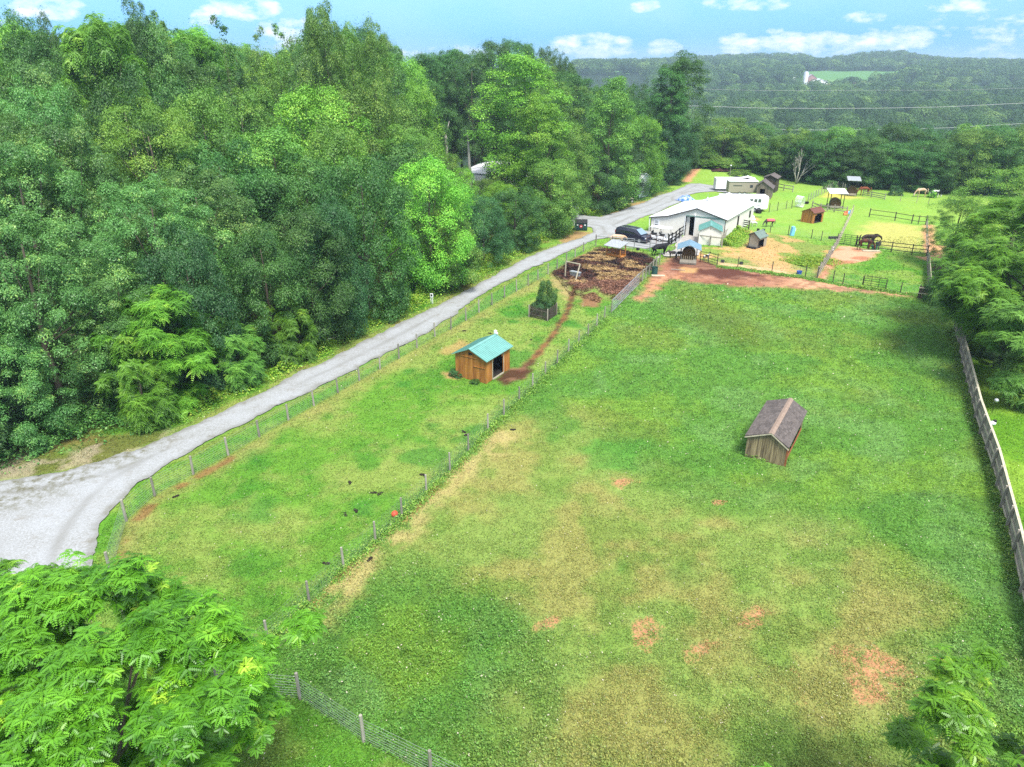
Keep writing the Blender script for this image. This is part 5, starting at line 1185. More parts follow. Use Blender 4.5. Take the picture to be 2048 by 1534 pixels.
# tan shed, dark sheds, trailers beyond the barn
r, Wd, top = gabled('storage_shed', 'tan shed with a white roof behind the barn', at(1476, 383), at(1506, 384.5), 2.6, [(0, 2.3), (.5, 2.65), (1, 2.3)], m_beige, m_wroof, 'shed', .1, None, .9, .06, 0, overf=.1, trimmat=m_trim)
r, Wd, top = gabled('log_shed', 'dark weathered shed with a shingle roof, farther of the two rough sheds', at(1524, 384), at(1549, 386), 3.2, [(0, 2.7), (.5, 3.2), (1, 2.7)], m_dkwood, m_shing, 'shed', .25, None, .25, .08, 0, overf=.25)
r, Wd, top = gabled('log_shed', 'rough weathered shed with open black doorway, nearer of the two rough sheds', at(1511, 397), at(1541, 399), 3.6, [(0, 2.3), (.35, 3.0), (1, 1.9)], M('grey_brown_slabs', PH(150, 136, 122, .6), .95, .4, 3, bump=.5), m_shing, 'shed', .25, None, .28, .08, 0, front_open=(.45, 1.55, 1.7), overf=.2)

# far farmstead on the hill
def far_building(label, px, y, w, l, h, rid, rz=.3, wall=None, roof=None, cat='barn', name='farm_building', z=None):
    x = (px - 1024) / 1558 * y; A = Vector((x, y, 0)); d = Vector((math.cos(rz), math.sin(rz), 0)) * w
    return gabled(name, label, A, A + d, l, [(0, h), (.5, rid), (1, h)], wall or m_white, roof or m_wroof, cat, .4, None, 3, .15, 0, overf=.4)
far_building('large red-brown and white barn in the farmstead on the far hillside', 1618, 868, 11, 14, 7, 11, -.2, M('barn_red', PH(190, 150, 140, .6), .8, .1, 1), M('far_grey_roof', PH(190, 178, 178, .6), .7, .1, 1))
far_building('long white barn at the right of the far farmstead', 1631, 858, 16, 9, 4.5, 7, -.1)
far_building('small white farmhouse left of the far barns on the hillside', 1589, 872, 8, 8, 5, 8, .2, cat='house')
x = (1616 - 1024) / 1558 * 862; root = thing('silo', 'pale silo beside the far hillside barns', 'silo', (x, 862, hz(x, 862)))
mb = MB(); mb.cyl((0, 0, 0), (0, 0, 13), 2.6, 16); mb.build('tank', m_white, root); mb = MB(); mb.ball((0, 0, 13), 2.6, 16, 8, (1, 1, .6)); mb.build('dome_cap', m_galv, root)

# power lines
for i, (ya, yb, yc, z0) in enumerate([(178, 181, 176, 0), (212, 217, 206, 0), (255, 260, 247, 0), (294, 298, 284, 0)]):
    D = 212.0; pts = []
    for px, py in ((1060, ya - 3), (1395, ya), (1520, (ya + yb) / 2 + 1.6), (1640, yb), (1760, yb - .6), (1900, (yb + yc) / 2 + 2), (2048, yc), (2300, yc - 12)):
        v = (py - 767) / FPX; sl = (SP + CP * v) / (CP - SP * v); zz = CH - sl * D; pts.append(((px - 1024) / FPX * (D * CP + (CH - zz) * SP), D, zz))
    mb = MB(); mb.tube(pts, [.035, .045, .045, .045][i] if i else .02, 5); o = mb.build('power_line', M('cable', (.45, .45, .43), .5, .1, 1), smooth=True)
    tag(o, ['faint topmost power cable crossing above the far treeline', 'second power cable from the top across the wooded hillside', 'third power cable from the top across the wooded hillside', 'lowest power cable, just over the far treeline tops'][i], 'power line', 'power cables over the valley')
# ------------------------------------------------------------------ small built things
def rot2(v, a): return Vector((v[0] * math.cos(a) - v[1] * math.sin(a), v[0] * math.sin(a) + v[1] * math.cos(a), 0))
def ang(a, b): d = b - a; return math.atan2(d.y, d.x)
# covered feeder in the muddy pen
a, b = at(1212, 512), at(1241, 518); Lf = (b - a).length
root = thing('covered_feeder', 'wooden hay feeder with a low grey tin roof in the muddy pen', 'feeder', G(a), ang(a, b))
for x in (.1, Lf - .1):
    for y in (0, 1.1): mb = MB(); mb.beam((x, y, 0), (x, y, 1.75 - .18 * (y < .5)), .1); mb.build('leg', m_cedar, root)
mb = MB(); mb.prism([(-.15, -.45, 1.42), (-.15, 1.4, 1.85), (-.15, 1.4, 1.9), (-.15, -.45, 1.47)], (Lf + .3, 0, 0))
for i in range(9): mb.beam((-.1 + i * (Lf + .2) / 8, -.45, 1.49), (-.1 + i * (Lf + .2) / 8, 1.4, 1.92), .03, .03)
mb.build('roof', m_galv, root)
mb = MB(); mb.box((Lf / 2, -.02, .3), (Lf, .06, .25)); mb.box((Lf / 2, 1.12, .3), (Lf, .06, .25)); mb.box((Lf / 2, .55, .18), (Lf, 1.1, .05)); mb.box((Lf / 2, .55, .8), (Lf, .06, .1)); mb.build('manger', m_cedar, root)
# round bale feeder
a, b = at(1359, 528), at(1392, 530); Lf = (b - a).length
root = thing('bale_feeder', 'round bale feeder on skids with pale blue pitched roof in the red yard', 'feeder', G(a), ang(a, b))
for x in (.05, Lf - .05):
    for y in (0, 2.0): mb = MB(); mb.beam((x, y, 0), (x, y, 1.9), .08); mb.build('post', m_blackrail, root)
for s, nm in ((-1, 'l'), (1, 'r')):
    mb = MB(); x0, x1 = (Lf / 2, Lf / 2 + s * (Lf / 2 + .45)); mb.prism([(x0, -.5, 2.45), (x1, -.5, 1.85), (x1, -.5, 1.9), (x0, -.5, 2.5)], (0, 3.0, 0))
    for i in range(9): mb.beam((x0, -.48 + i * .37, 2.52), (x1, -.48 + i * .37, 1.92), .03, .03)
    mb.build('roof_slope', m_bluetin, root)
mb = MB(); mb.box((Lf / 2, 1, .16), (Lf, 2.1, .2)); mb.box((Lf / 2, -.08, .42), (Lf, .05, .4)); mb.box((Lf / 2, 2.1, .42), (Lf, .05, .4)); mb.build('tray', M('pale_metal_tray', PH(196, 190, 170, .6), .6), root)
mb = MB()
for i in range(8): mb.tube([(Lf * (i + .5) / 8, -.1, .6), (Lf * (i + .5) / 8, -.1, 1.1)], .02, 5)
mb.build('bars', m_ltgrey, root)
def bale(label, p, rz, R=.72, Lb=1.3):
    mb = MB(); rg = random.Random(3); n = 22; rings = []
    for y, k in ((0, .93), (.06, 1), (Lb - .06, 1), (Lb, .93)): rings.append([((R * k + rg.uniform(-.02, .02)) * math.cos(2 * math.pi * i / n), y, R + (R * k + rg.uniform(-.02, .02)) * math.sin(2 * math.pi * i / n)) for i in range(n)])
    mb.loft(rings)
    for k in range(1, 6): mb.tube([(R * k / 6.2 * math.cos(2 * math.pi * i / 16), -.01, R + R * k / 6.2 * math.sin(2 * math.pi * i / 16)) for i in range(17)], .012, 4, tint=.6)
    o = mb.build('round_bale', m_hay); tag(o, label, 'hay bale'); o.location = p; o.rotation_euler.z = rz; return o
q = a.lerp(b, .5) + rot2((0, .3), ang(a, b)); g = G(q); bale('brown round hay bale under the pale blue feeder roof', (g.x, g.y, g.z + .28), ang(a, b), .82)
# two hay shelters
def shelter(label, pa, pb, H, mat, bl, skid=True):
    a, b = at(*pa), at(*pb); Lf = (b - a).length; root = thing('hay_shelter', label, 'hay shelter', G(a), ang(a, b))
    for x in (.1, Lf - .1):
        for y in (0, 2.2): mb = MB(); mb.beam((x, y, 0), (x, y, H - .2 + .1 * y), .1); mb.build('post', m_blackrail, root)
    mb = MB(); mb.prism([(-.3, -.5, H - .1), (-.3, 2.7, H + .25), (-.3, 2.7, H + .32), (-.3, -.5, H - .03)], (Lf + .6, 0, 0)); mb.build('roof', mat, root)
    mb = MB(); mb.box((Lf / 2, 0, .35), (Lf, .06, .35)); mb.box((Lf / 2, 2.2, .35), (Lf, .06, .35)); mb.build('rail', m_grey if skid else m_blackrail, root)
    g = G(a.lerp(b, .5) + rot2((0, .4), ang(a, b))); bale(bl, (g.x, g.y, g.z), ang(a, b), .85, 1.4)
shelter('hay shelter with a flat white roof nearer the brown shed', (1657, 417), (1686, 418), 2.7, m_wroof, 'dark hay bale under the nearer white-roofed shelter')
shelter('hay shelter with a white roof farther off near the treeline', (1693, 392), (1713, 393), 2.9, m_galv, 'brown hay bale under the farther shelter by the treeline')
# picket enclosure and its bush
c0, c1, c2 = at(1058, 634), at(1095, 643), at(1113, 630); c3 = c0 + (c2 - c1)
root = thing('picket_enclosure', 'grey picket fence square enclosing a bush in the left paddock', 'fence', G(c0)); o0 = G(c0); rg = random.Random(2)
for a, b in ((c0, c1), (c1, c2), (c2, c3), (c3, c0)):
    mb = MB(); L_ = (b - a).length; n = int(L_ / .16); u = (b - a).normalized()
    for i in range(n):
        p = a + u * (i + .5) * L_ / n - c0; mb.tint = rg.uniform(.7, 1.2); h_ = 1.2 + rg.uniform(-.04, .04); w_ = .045
        mb.prism([tuple(p + u * x + Vector((0, 0, z))) for x, z in ((-w_, .05), (w_, .05), (w_, h_ - .08), (0, h_), (-w_, h_ - .08))], Vector((u.y, -u.x, 0)) * .02)
    mb.build('pickets', m_dkwood, root); mb = MB()
    for z in (.35, .9): mb.beam(a - c0 + Vector((0, 0, z)) - Vector((u.y, -u.x, 0)) * .03, b - c0 + Vector((0, 0, z)) - Vector((u.y, -u.x, 0)) * .03, .03, .08)
    mb.build('rail', m_grey, root)
for a in (c0, c1, c2, c3): mb = MB(); mb.box((0, 0, .62), (.1, .1, 1.24)); o = mb.build('post', m_grey, root); o.location = a - c0
cm, tm, R0, H0 = PROTO['bush']
cc = (c0 + c1 + c2 + c3) / 4
tree('bush', 'deep', cc.x, cc.y + .2, 1.9, .85, 'dark green bushy tree growing inside the grey picket enclosure', cat='bush', name='shrub')
tree('bush', 'dark', cc.x + .45, cc.y + .75, 3.3, .95, 'taller shoot of dark foliage leaning out behind the picket enclosure', cat='bush', name='shrub')
g = at(911, 752); tree('bush', 'deep', g.x + .1, g.y, .55, .5, 'low dark green weed clump at the left foot of the orange shed', cat='plant', name='weed_clump')
g = at(950, 763); tree('bush', 'dark', g.x, g.y - .3, .3, .35, 'small weed tuft under the front wall of the orange shed', cat='plant', name='weed_clump')
# timber goal-like frame
a, b = at(1122, 556), at(1150, 562); root = thing('timber_frame', 'open pale timber frame on bare ground at the top of the left paddock', 'frame', G(a), ang(a, b)); Lf = (b - a).length
for x in (0, Lf): mb = MB(); mb.beam((x, .1 if x else .8, 0), (x, .9, 1.75), .1); mb.build('leg', m_ltgrey, root)
mb = MB(); mb.beam((0, .9, 1.75), (Lf, .9, 1.75), .1); mb.build('crossbar', m_ltgrey, root)
mb = MB(); mb.prism([(.3, 1.2, .5), (Lf - .3, 1.2, .5), (Lf - .3, 1.2, .62), (.3, 1.2, .62)], (0, .5, 0)); mb.box((Lf / 2, 1.45, .25), (Lf - .8, .4, .5)); tag(mb.build('feed_trough', m_galv), 'grey metal trough standing inside the timber frame', 'trough'); 
o = bpy.data.objects[[x.name for x in COL.objects if x.name.startswith('feed_trough')][0]]; o.location = root.location; o.rotation_euler = root.rotation_euler
# dumpster
a = at(1149, 461); b = at(1167, 461); root = thing('dumpster', 'dark green dumpster with black lid at the edge of the gravel yard', 'dumpster', G(a), R_(-6)); m_dg = M('dumpster_green', (.01, .055, .045), .45, .15, 3, spec=.5)
mb = MB(); mb.prism([(0, 0, .1), (0, 1.3, .1), (0, 1.3, 1.35), (0, 0, 1.1)], (1.85, 0, 0)); mb.box((.92, -.03, .35), (1.85, .05, .08)); mb.box((.92, -.03, 1.0), (1.85, .05, .08)); mb.build('body', m_dg, root)
for k in (0, 1): mb = MB(); mb.prism([(.03 + k * .93, -.08, 1.12), (.03 + k * .93, 1.33, 1.4), (.03 + k * .93, 1.33, 1.45), (.03 + k * .93, -.08, 1.17)], (.88, 0, 0)); mb.build('lid', m_black, root)
mb = MB(); mb.prism([(.93 + .24 * math.cos(i * math.pi / 4), -.062, .68 + .24 * math.sin(i * math.pi / 4)) for i in range(8)], (0, -.008, 0)); mb.build('red_emblem', M('emblem_red', PH(214, 60, 66, .7), .5, .05), root)
mb = MB(); mb.prism([(.93 + .14 * math.cos(i * math.pi / 2), -.072, .68 + .09 * math.sin(i * math.pi / 2)) for i in range(4)], (0, -.006, 0)); mb.build('white_emblem', m_white, root)
mb = MB(); mb.box((.42, -.066, .86), (.22, .012, .16)); mb.box((1.5, -.066, .86), (.24, .012, .16)); mb.build('sticker', m_white, root)

# ------------------------------------------------------------------ vehicles
m_van = M('black_car_paint', (.014, .014, .03), .18, .1, 2, spec=.7)
def wheel(root, x, y, r=.34, w=.22, side=1, nm='wheel', tread=None):
    mb = MB(); mb.tube([(x, y - w / 2, r), (x, y - w / 2 + .03, r), (x, y + w / 2 - .03, r), (x, y + w / 2, r)], [r * .93, r, r, r * .93], 20); o = mb.build(nm, m_black, root, smooth=False)
    yy = y + side * (w / 2 + .005); mb = MB(); mb.cyl((x, yy - side * .01, r), (x, yy + side * .012, r), r * .62, 16); mb.build('rim', m_galv, o)
a, b = at(1238, 479.5), at(1281, 487.5); rz = ang(a, b); g = G((a + b) / 2)
root = thing('minivan', 'black minivan parked on the gravel above the muddy pen', 'car', (g.x, g.y, g.z + .06), rz); root.location += rot2((0, .95), rz)
def ring(x, hw, z0, z1, hw2, n=None): return [(x, -hw, z0), (x, -hw * 1.02, (z0 + z1) / 2), (x, -hw2, z1), (x, -hw2 * .6, z1 + .02), (x, hw2 * .6, z1 + .02), (x, hw2, z1), (x, hw * 1.02, (z0 + z1) / 2), (x, hw, z0)]
mb = MB(); mb.loft([ring(-2.55, .82, .42, .85, .78), ring(-2.48, .93, .3, 1.0, .9), ring(-1.5, .99, .26, 1.05, .95), ring(.8, .99, .26, 1.05, .95), ring(1.5, .97, .26, 1.02, .93), ring(2.2, .92, .28, .9, .86), ring(2.5, .78, .34, .74, .72)])
mb.loft([ring(-2.46, .88, 1.0, 1.55, .72), ring(-2.1, .9, 1.0, 1.72, .74), ring(-.6, .92, 1.0, 1.76, .76), ring(.5, .91, 1.0, 1.70, .73), ring(.95, .9, 1.0, 1.45, .76), ring(1.6, .86, .98, 1.04, .82)])
mb.build('body', m_van, root, smooth=False, bevel=.03)
for s in (-1, 1):
    for x0, x1 in ((-2.2, -1.25), (-1.17, -.15), (-.05, .75)):
        mb = MB(); f = .02 * s
        q = lambda x, z: (x, s * (.92 - (z - 1.0) * .19) + f, z)
        mb.prism([q(x0, 1.1), q(x1 + (.25 if x1 > .7 else 0), 1.1), q(x1 - (.1 if x1 > .7 else 0), 1.55), q(x0 + .04, 1.58)], (0, -.008 * s, 0)); mb.build('side_window', m_glass, root)
mb = MB(); mb.prism([(1.62, -.78, 1.09), (1.62, .78, 1.09), (.74, .64, 1.69), (.74, -.64, 1.69)], (.02, 0, .03)); mb.build('windscreen', M('windscreen_glass', PH(150, 180, 200, .5), .05, .05, 1, spec=1), root)
for s in (-1, 1):
    for x in (-1.52, 1.53): wheel(root, x, s * .88, .34, .22, s)
    mb = MB(); mb.box((2.36, s * .68, .72), (.26, .28, .14)); mb.build('headlight', m_white, root, bevel=.02)
    mb = MB(); mb.box((-2.54, s * .8, 1.05), (.06, .16, .4)); mb.build('tail_light', M('tail_red', (.4, .02, .02), .3), root)
mb = MB(); mb.box((-.6, -.62, 1.79), (2.6, .04, .04)); mb.box((-.6, .62, 1.79), (2.6, .04, .04)); mb.build('roof_rail', m_galv, root)
def cart(label, px, py, rz, roof=True):
    g = G(at(px, py)); root = thing('golf_cart', label, 'golf cart', g, rz, 'golf carts by the barn')
    mb = MB(); mb.loft([[(x, -.55, .25), (x, -.58, z), (x, .58, z), (x, .55, .25)] for x, z in ((-1.1, .6), (-.9, .75), (-.2, .72), (-.1, .35), (.5, .35), (.6, .75), (1.1, .6))]); mb.build('body', m_white, root, bevel=.03)
    mb = MB(); mb.box((-.45, 0, .82), (.5, 1.0, .14)); mb.box((-.72, 0, 1.05), (.1, 1.0, .4)); mb.build('seat', m_black, root)
    if roof:
        mb = MB(); mb.box((-.1, 0, 1.85), (1.7, 1.15, .07)); mb.build('canopy', m_white, root, bevel=.03)
        for x in (-.85, .62):
            for y in (-.5, .5): mb = MB(); mb.tube([(x, y, .7), (x * .92, y, 1.83)], .018, 6); mb.build('canopy_post', m_blackrail, root)
    for x in (-.75, .75):
        for s in (-1, 1): wheel(root, x, s * .52, .22, .18, s)
    mb = MB(); mb.tube([(.55, -.25, .75), (.32, -.25, 1.05)], .02, 6); mb.ball((.3, -.25, 1.07), .16, 12, 6, (.4, 1, 1)); mb.build('steering_wheel', m_black, root)
cart('white roofed golf cart, left of the two, in front of the barn window', 1314, 480, R_(-25)); cart('white roofed golf cart, right of the two, beside the black board fence', 1331, 483, R_(-18))
# horse trailer
a, b = at(1491, 424), at(1534, 424.5); rz = ang(a, b); root = thing('horse_trailer', 'white horse trailer with three square windows parked behind the barn', 'trailer', G(a), rz); Lt = (b - a).length
H1 = 2.55
mb = MB(); mb.prism([(-4.2, 0, .45), (Lt - .25, 0, .45), (Lt, 0, .6), (Lt + .05, 0, H1 - .25), (Lt - .12, 0, H1), (-4.2, 0, H1)], (0, 2.3, 0)); mb.build('body', m_white, root, bevel=.05)
for i, x in enumerate((.72, 1.42, 2.06)):
    mb = MB(); mb.box((x, -.015, 1.85), (.44, .03, .5)); w_ = mb.build('window', m_glass, root); mb = MB(); mb.box((x, -.035, 1.85), (.03, .01, .5)); mb.build('window_bar', m_galv, w_)
for x in (1.35, 2.05):
    wheel(root, x, .02, .33, .2, -1)
    mb = MB(); mb.loft([[(x + .42 * math.cos(t_), y, .33 + .42 * math.sin(t_)) for t_ in [math.pi * i / 10 for i in range(11)]] + [(x + .36 * math.cos(t_), y, .33 + .36 * math.sin(t_)) for t_ in [math.pi * (10 - i) / 10 for i in range(11)]] for y in (-.14, .02)]); mb.build('fender', m_galv, root)
mb = MB(); mb.tube([(1.5 + i * .22, -.02, 1.05 + .012 * i * i) for i in range(9)], [.01, .02, .03, .03, .03, .025, .02, .015, .01], 4); mb.build('swoosh_stripe', M('grey_stripe', (.4, .42, .45), .5), root)
mb = MB(); mb.box((.3, -.05, .35), (1.3, .06, .12)); mb.build('running_board', m_blackrail, root)
a = at(1462, 391); root = thing('flat_trailer', 'long grey camper with a dark window behind the barn roof', 'camper', G(a), R_(-4))
mb = MB(); mb.box((2, 1.1, 1.5), (5.2, 2.2, 2.0)); mb.build('body', m_beige, root, bevel=.08); mb = MB(); mb.box((2, 1.1, 2.56), (5.4, 2.4, .1)); mb.build('roof', m_white, root)
mb = MB(); mb.box((3.5, -.02, 1.7), (.5, .04, .45)); mb.box((1.0, -.02, 1.8), (1.6, .04, .12)); mb.build('window', m_glass, root)
for x in (1.5, 2.4): wheel(root, x, .05, .34, .2, -1)
a = at(1446, 382); root = thing('flat_trailer', 'white box trailer partly hidden behind the barn ridge', 'trailer', G(a), R_(-2))
mb = MB(); mb.box((1.5, 1, 1.4), (6.0, 2, 2.0)); mb.build('body', m_white, root, bevel=.06)
for x in (1.0, 1.9): wheel(root, x, .02, .34, .2, -1)
# tarpaulin heap
g = G(at(1371, 400)); nv = 16; X_, Y_ = np.meshgrid(np.linspace(-1.6, 1.6, nv), np.linspace(-1.0, 1.0, nv)); Z_ = .9 * np.clip(1 - (X_ / 1.6) ** 2, 0, 1) * np.clip(1 - (Y_ / 1.0) ** 2, 0, 1) * (.6 + .8 * fbm(X_ + 9, Y_ + 9, .6, 5, 3)) + .05
id_ = np.arange(nv * nv).reshape(nv, nv); F_ = np.stack([id_[:-1, :-1], id_[:-1, 1:], id_[1:, 1:], id_[1:, :-1]], -1).reshape(-1, 4)
tp = NT('blue_tarpaulin'); tpm = tp.done(tp.princ(tp.mix(tp.ramp(tp.noise(2.2, 3), .45, .55), PH(60, 110, 220, .7), PH(180, 200, 225, .7)), .4, 0, .5))
o = npmesh('tarp_heap', np.stack([X_, Y_, Z_], -1).reshape(-1, 3), F_, tpm); o.location = (g.x, g.y, g.z + .07); o.rotation_euler.z = .5; tag(o, 'heap of blue and white tarpaulin on the gravel left of the barn roof', 'tarpaulin')
# ------------------------------------------------------------------ animals
def fur(name, c, c2=None, sc=2.0, thr=(.45, .55)):
    t = NT(name); nz_ = t.noise(sc, 2, .5)
    return t.done(t.princ(t.mix(t.ramp(nz_, *thr), c, c2 or tuple(x * .8 for x in c)), .7, 0, .25))
fur_black = fur('black_coat', (.008, .008, .009)); fur_bay = fur('bay_coat', PH(120, 66, 42, .55), PH(70, 40, 28, .5)); fur_dark = fur('dark_brown_coat', (.018, .010, .007), (.035, .02, .014))
fur_white = fur('white_coat', (.55, .53, .48), (.45, .42, .36)); fur_cream = fur('cream_coat', PH(222, 184, 146, .6), PH(236, 210, 184, .6), 1.4); fur_pied = fur('pied_coat', (.01, .01, .012), (.6, .58, .55), 1.6, (.5, .53))
fur_chest = fur('chestnut_coat', PH(150, 80, 44, .6)); fur_grey = fur('grey_brown_coat', (.05, .042, .036), (.09, .07, .06))
def quad_animal(name, label, cat, px, py, rz, s, mat, kind='horse', head='graze', mane=None, group=None, phase=0, wool=1.0):
    """continuous skinned body; s = height at the withers; local +x is forward"""
    g = G(at(px, py)); root = thing(name, label, cat, g, rz, group)
    s = s * 1.15; H = s; lg = {'horse': .56, 'cow': .46, 'goat': .5, 'pony': .5, 'sheep': .42}[kind]; Lb = {'horse': .92, 'cow': 1.15, 'goat': .85, 'pony': .92, 'sheep': .9}[kind] * H; fat = {'horse': 1, 'cow': 1.3, 'goat': .95, 'pony': 1.1, 'sheep': 1.3}[kind] * wool
    bz = H * (lg + .22); x0, x1 = -Lb * .42, Lb * .42; V_ = []; R2 = []; E_ = []
    def v(x, y, z, r): V_.append((x, y, z)); R2.append(r); return len(V_) - 1
    def chain(*ids):
        for p, q in zip(ids[:-1], ids[1:]): E_.append((p, q))
    pel = v(x0, 0, bz + .05 * H, .155 * H * fat); bel = v(0, 0, bz - .02 * H, .175 * H * fat); mid2 = v(x1 * .5, 0, bz, .17 * H * fat); sho = v(x1, 0, bz + .03 * H, .15 * H * fat); chain(pel, bel, mid2, sho)
    hl = {'horse': .62, 'cow': .42, 'goat': .5, 'pony': .52, 'sheep': .36}[kind] * H
    if head == 'graze': nk = [(.30, -.22), (.55, -.62)]; hd = (.70, -1.0); mz = (.62, -1.25)
    elif head == 'level': nk = [(.35, .12), (.62, .22)]; hd = (.86, .22); mz = (1.12, .05)
    elif head == 'down': nk = [(.38, .02), (.66, -.05)]; hd = (.86, -.2); mz = (1.0, -.5)
    else: nk = [(.30, .35), (.48, .75)]; hd = (.62, .95); mz = (.92, .72)
    n1 = v(x1 + nk[0][0] * hl, 0, bz + .06 * H + nk[0][1] * hl, .095 * H * (1 if kind != 'cow' else 1.25)); n2 = v(x1 + nk[1][0] * hl, 0, bz + .06 * H + nk[1][1] * hl, .07 * H)
    h1 = v(x1 + hd[0] * hl, 0, bz + .06 * H + hd[1] * hl, .072 * H); h2 = v(x1 + mz[0] * hl, 0, max(.05 * H, bz + .06 * H + mz[1] * hl), .04 * H); chain(sho, n1, n2, h1, h2)
    k = kind
    for sy in (-1, 1):
        sw = .09 * H * math.sin(phase + (sy > 0) * 2.6)
        hp = v(x0 - .01 * H, sy * .09 * H * fat, bz - .10 * H, .085 * H * fat); kn = v(x0 + .06 * H + sw, sy * .09 * H * fat, H * lg * .78, .055 * H); ho = v(x0 - .05 * H + sw, sy * .085 * H, H * lg * .5, .032 * H); fo = v(x0 - .02 * H + sw * 1.2, sy * .085 * H, H * .06, .026 * H); ft = v(x0 + .01 * H + sw * 1.2, sy * .085 * H, .012 * H, .034 * H); chain(pel, hp, kn, ho, fo, ft)
        sh = v(x1 + .0 * H, sy * .09 * H * fat, bz - .12 * H, .07 * H * fat); wr = v(x1 - .02 * H - sw, sy * .085 * H, H * lg * .52, .034 * H); f1 = v(x1 - .02 * H - sw * 1.1, sy * .085 * H, H * .06, .026 * H); f2 = v(x1 + .01 * H - sw * 1.1, sy * .085 * H, .012 * H, .034 * H); chain(sho, sh, wr, f1, f2)
    me = bpy.data.meshes.new('body'); me.from_pydata(V_, E_, []); o = bpy.data.objects.new('body', me); COL.objects.link(o); o.parent = root; me.materials.append(mat)
    sk = o.modifiers.new('skin', 'SKIN'); sk.use_smooth_shade = True
    for i, r_ in enumerate(R2): me.skin_vertices[0].data[i].radius = (r_, r_)
    me.skin_vertices[0].data[0].use_root = True
    ss = o.modifiers.new('sub', 'SUBSURF'); ss.levels = 1; ss.render_levels = 2
    hv = Vector(V_[h1]); mm = mane or mat
    for sy in (-1, 1):
        mb = MB(); mb.tube([hv + Vector((-.02 * H, sy * .04 * H, .04 * H)), hv + Vector((-.04 * H, sy * (.06 if k in ('horse', 'pony') else .12) * H, (.13 if k in ('horse', 'pony') else .06) * H))], [.028 * H, .006 * H], 6); mb.build('ear', mat, root, smooth=True)
    if k in ('horse', 'pony'):
        mb = MB(); p_ = [Vector(V_[i]) for i in (sho, n1, n2, h1)]; mb.tube([p_[0] + Vector((0, 0, .14 * H)), p_[1] + Vector((-.03 * H, 0, .09 * H)), p_[2] + Vector((-.05 * H, 0, .06 * H)), p_[3] + Vector((-.04 * H, 0, .05 * H))], [.02 * H, .045 * H, .045 * H, .02 * H], 7); mb.build('mane', mm, root, smooth=True)
        tp_ = Vector((x0 - .13 * H * fat, 0, bz + .1 * H)); mb = MB(); mb.tube([tp_, tp_ + Vector((-.07 * H, 0, -.06 * H)), tp_ + Vector((-.1 * H, 0, -.32 * H)), tp_ + Vector((-.08 * H, 0, -.55 * H))], [.025 * H, .04 * H, .05 * H, .012 * H], 7); mb.build('tail', mm, root, smooth=True)
    elif k == 'cow':
        tp_ = Vector((x0 - .18 * H, 0, bz + .1 * H)); mb = MB(); mb.tube([tp_, tp_ + Vector((-.04 * H, 0, -.1 * H)), tp_ + Vector((-.04 * H, 0, -.5 * H)), tp_ + Vector((-.04 * H, 0, -.62 * H))], [.02 * H, .015 * H, .015 * H, .03 * H], 6); mb.build('tail', mat, root, smooth=True)
    else:
        tp_ = Vector((x0 - .13 * H, 0, bz + .1 * H)); mb = MB(); mb.tube([tp_, tp_ + Vector((-.07 * H, 0, .05 * H))], [.03 * H, .012 * H], 6); mb.build('tail', mat, root, smooth=True)
    return root, H, bz, x0, x1
A_ = quad_animal
A_('cow', 'black cow walking at the right corner of the muddy pen', 'cow', 1318, 511, R_(25), 1.5, fur_black, 'cow', 'level', phase=.6)
A_('cow', 'cream coloured cow standing by the feeder roof and the pen gate', 'cow', 1232, 489, R_(-18), 1.4, fur_cream, 'cow', 'down', phase=1.2)
A_('pony', 'small dark pony behind the wire panel left of the bale feeder', 'pony', 1346, 517, R_(150), .95, fur_grey, 'pony', 'down', phase=.3)
A_('goat', 'black and white animal feeding at the left side of the round bale', 'goat', 1358, 519, R_(-20), 1.05, fur_pied, 'goat', 'down', phase=.9)
A_('goat', 'black and white goat standing by the dark gate panel', 'goat', 1411, 521, R_(15), .72, fur_pied, 'goat', 'up', phase=.9)
A_('goat', 'small white goat lying low at the muddy pen corner post', 'goat', 1317, 521, R_(200), .5, fur_white, 'goat', 'level')
A_('goat', 'black and white goat beside the grey rail fence on the dry horse pad', 'goat', 1664, 508, R_(60), .7, fur_pied, 'goat', 'up', phase=.4)
A_('horse', 'bay horse walking with head low on the pink sandy pad', 'horse', 1727, 501, R_(-8), 1.45, fur_bay, 'horse', 'graze', fur_black, phase=1.1)
A_('horse', 'dark brown horse behind the rails reaching down to the grey tub', 'horse', 1733, 493.5, R_(-5), 1.55, fur_dark, 'horse', 'down', fur_black, phase=.2)
A_('sheep', 'white sheep standing near the dark post of the barn paddock', 'sheep', 1508, 453, R_(190), .85, fur_white, 'sheep', 'down')
r_, H_, bz_, x0_, x1_ = A_('pony', 'grazing pony wearing a pink blanket in the bright upper paddock', 'pony', 1538, 454, R_(185), 1.15, fur_grey, 'pony', 'graze')
mb = MB(); n = 12
mb.loft([[(x, -(.27 * math.cos(t_)) * k_, bz_ - .08 + .33 * math.sin(t_) * k_) for t_ in [math.pi * i / n for i in range(n + 1)]] for x, k_ in ((x0_ - .2, .8), (x0_ - .05, 1), (0, 1.05), (x1_, .98))], cap=False); o = mb.build('blanket', M('pink_blanket', PH(240, 110, 120, .75), .8, .1, 3), smooth=True)
o.location = r_.location; o.rotation_euler = r_.rotation_euler; o.parent = None; tag(o, 'pink blanket on the back of the grazing pony', 'blanket')
m_ = o.modifiers.new('thick', 'SOLIDIFY'); m_.thickness = .015
A_('horse', 'chestnut horse at the treeline right of the farther hay shelter', 'horse', 1728, 391, R_(170), 1.5, fur_chest, 'horse', 'graze', phase=.8)
A_('horse', 'cream white horse grazing at the far field edge', 'horse', 1842, 394, R_(180), 1.5, fur_cream, 'horse', 'graze')
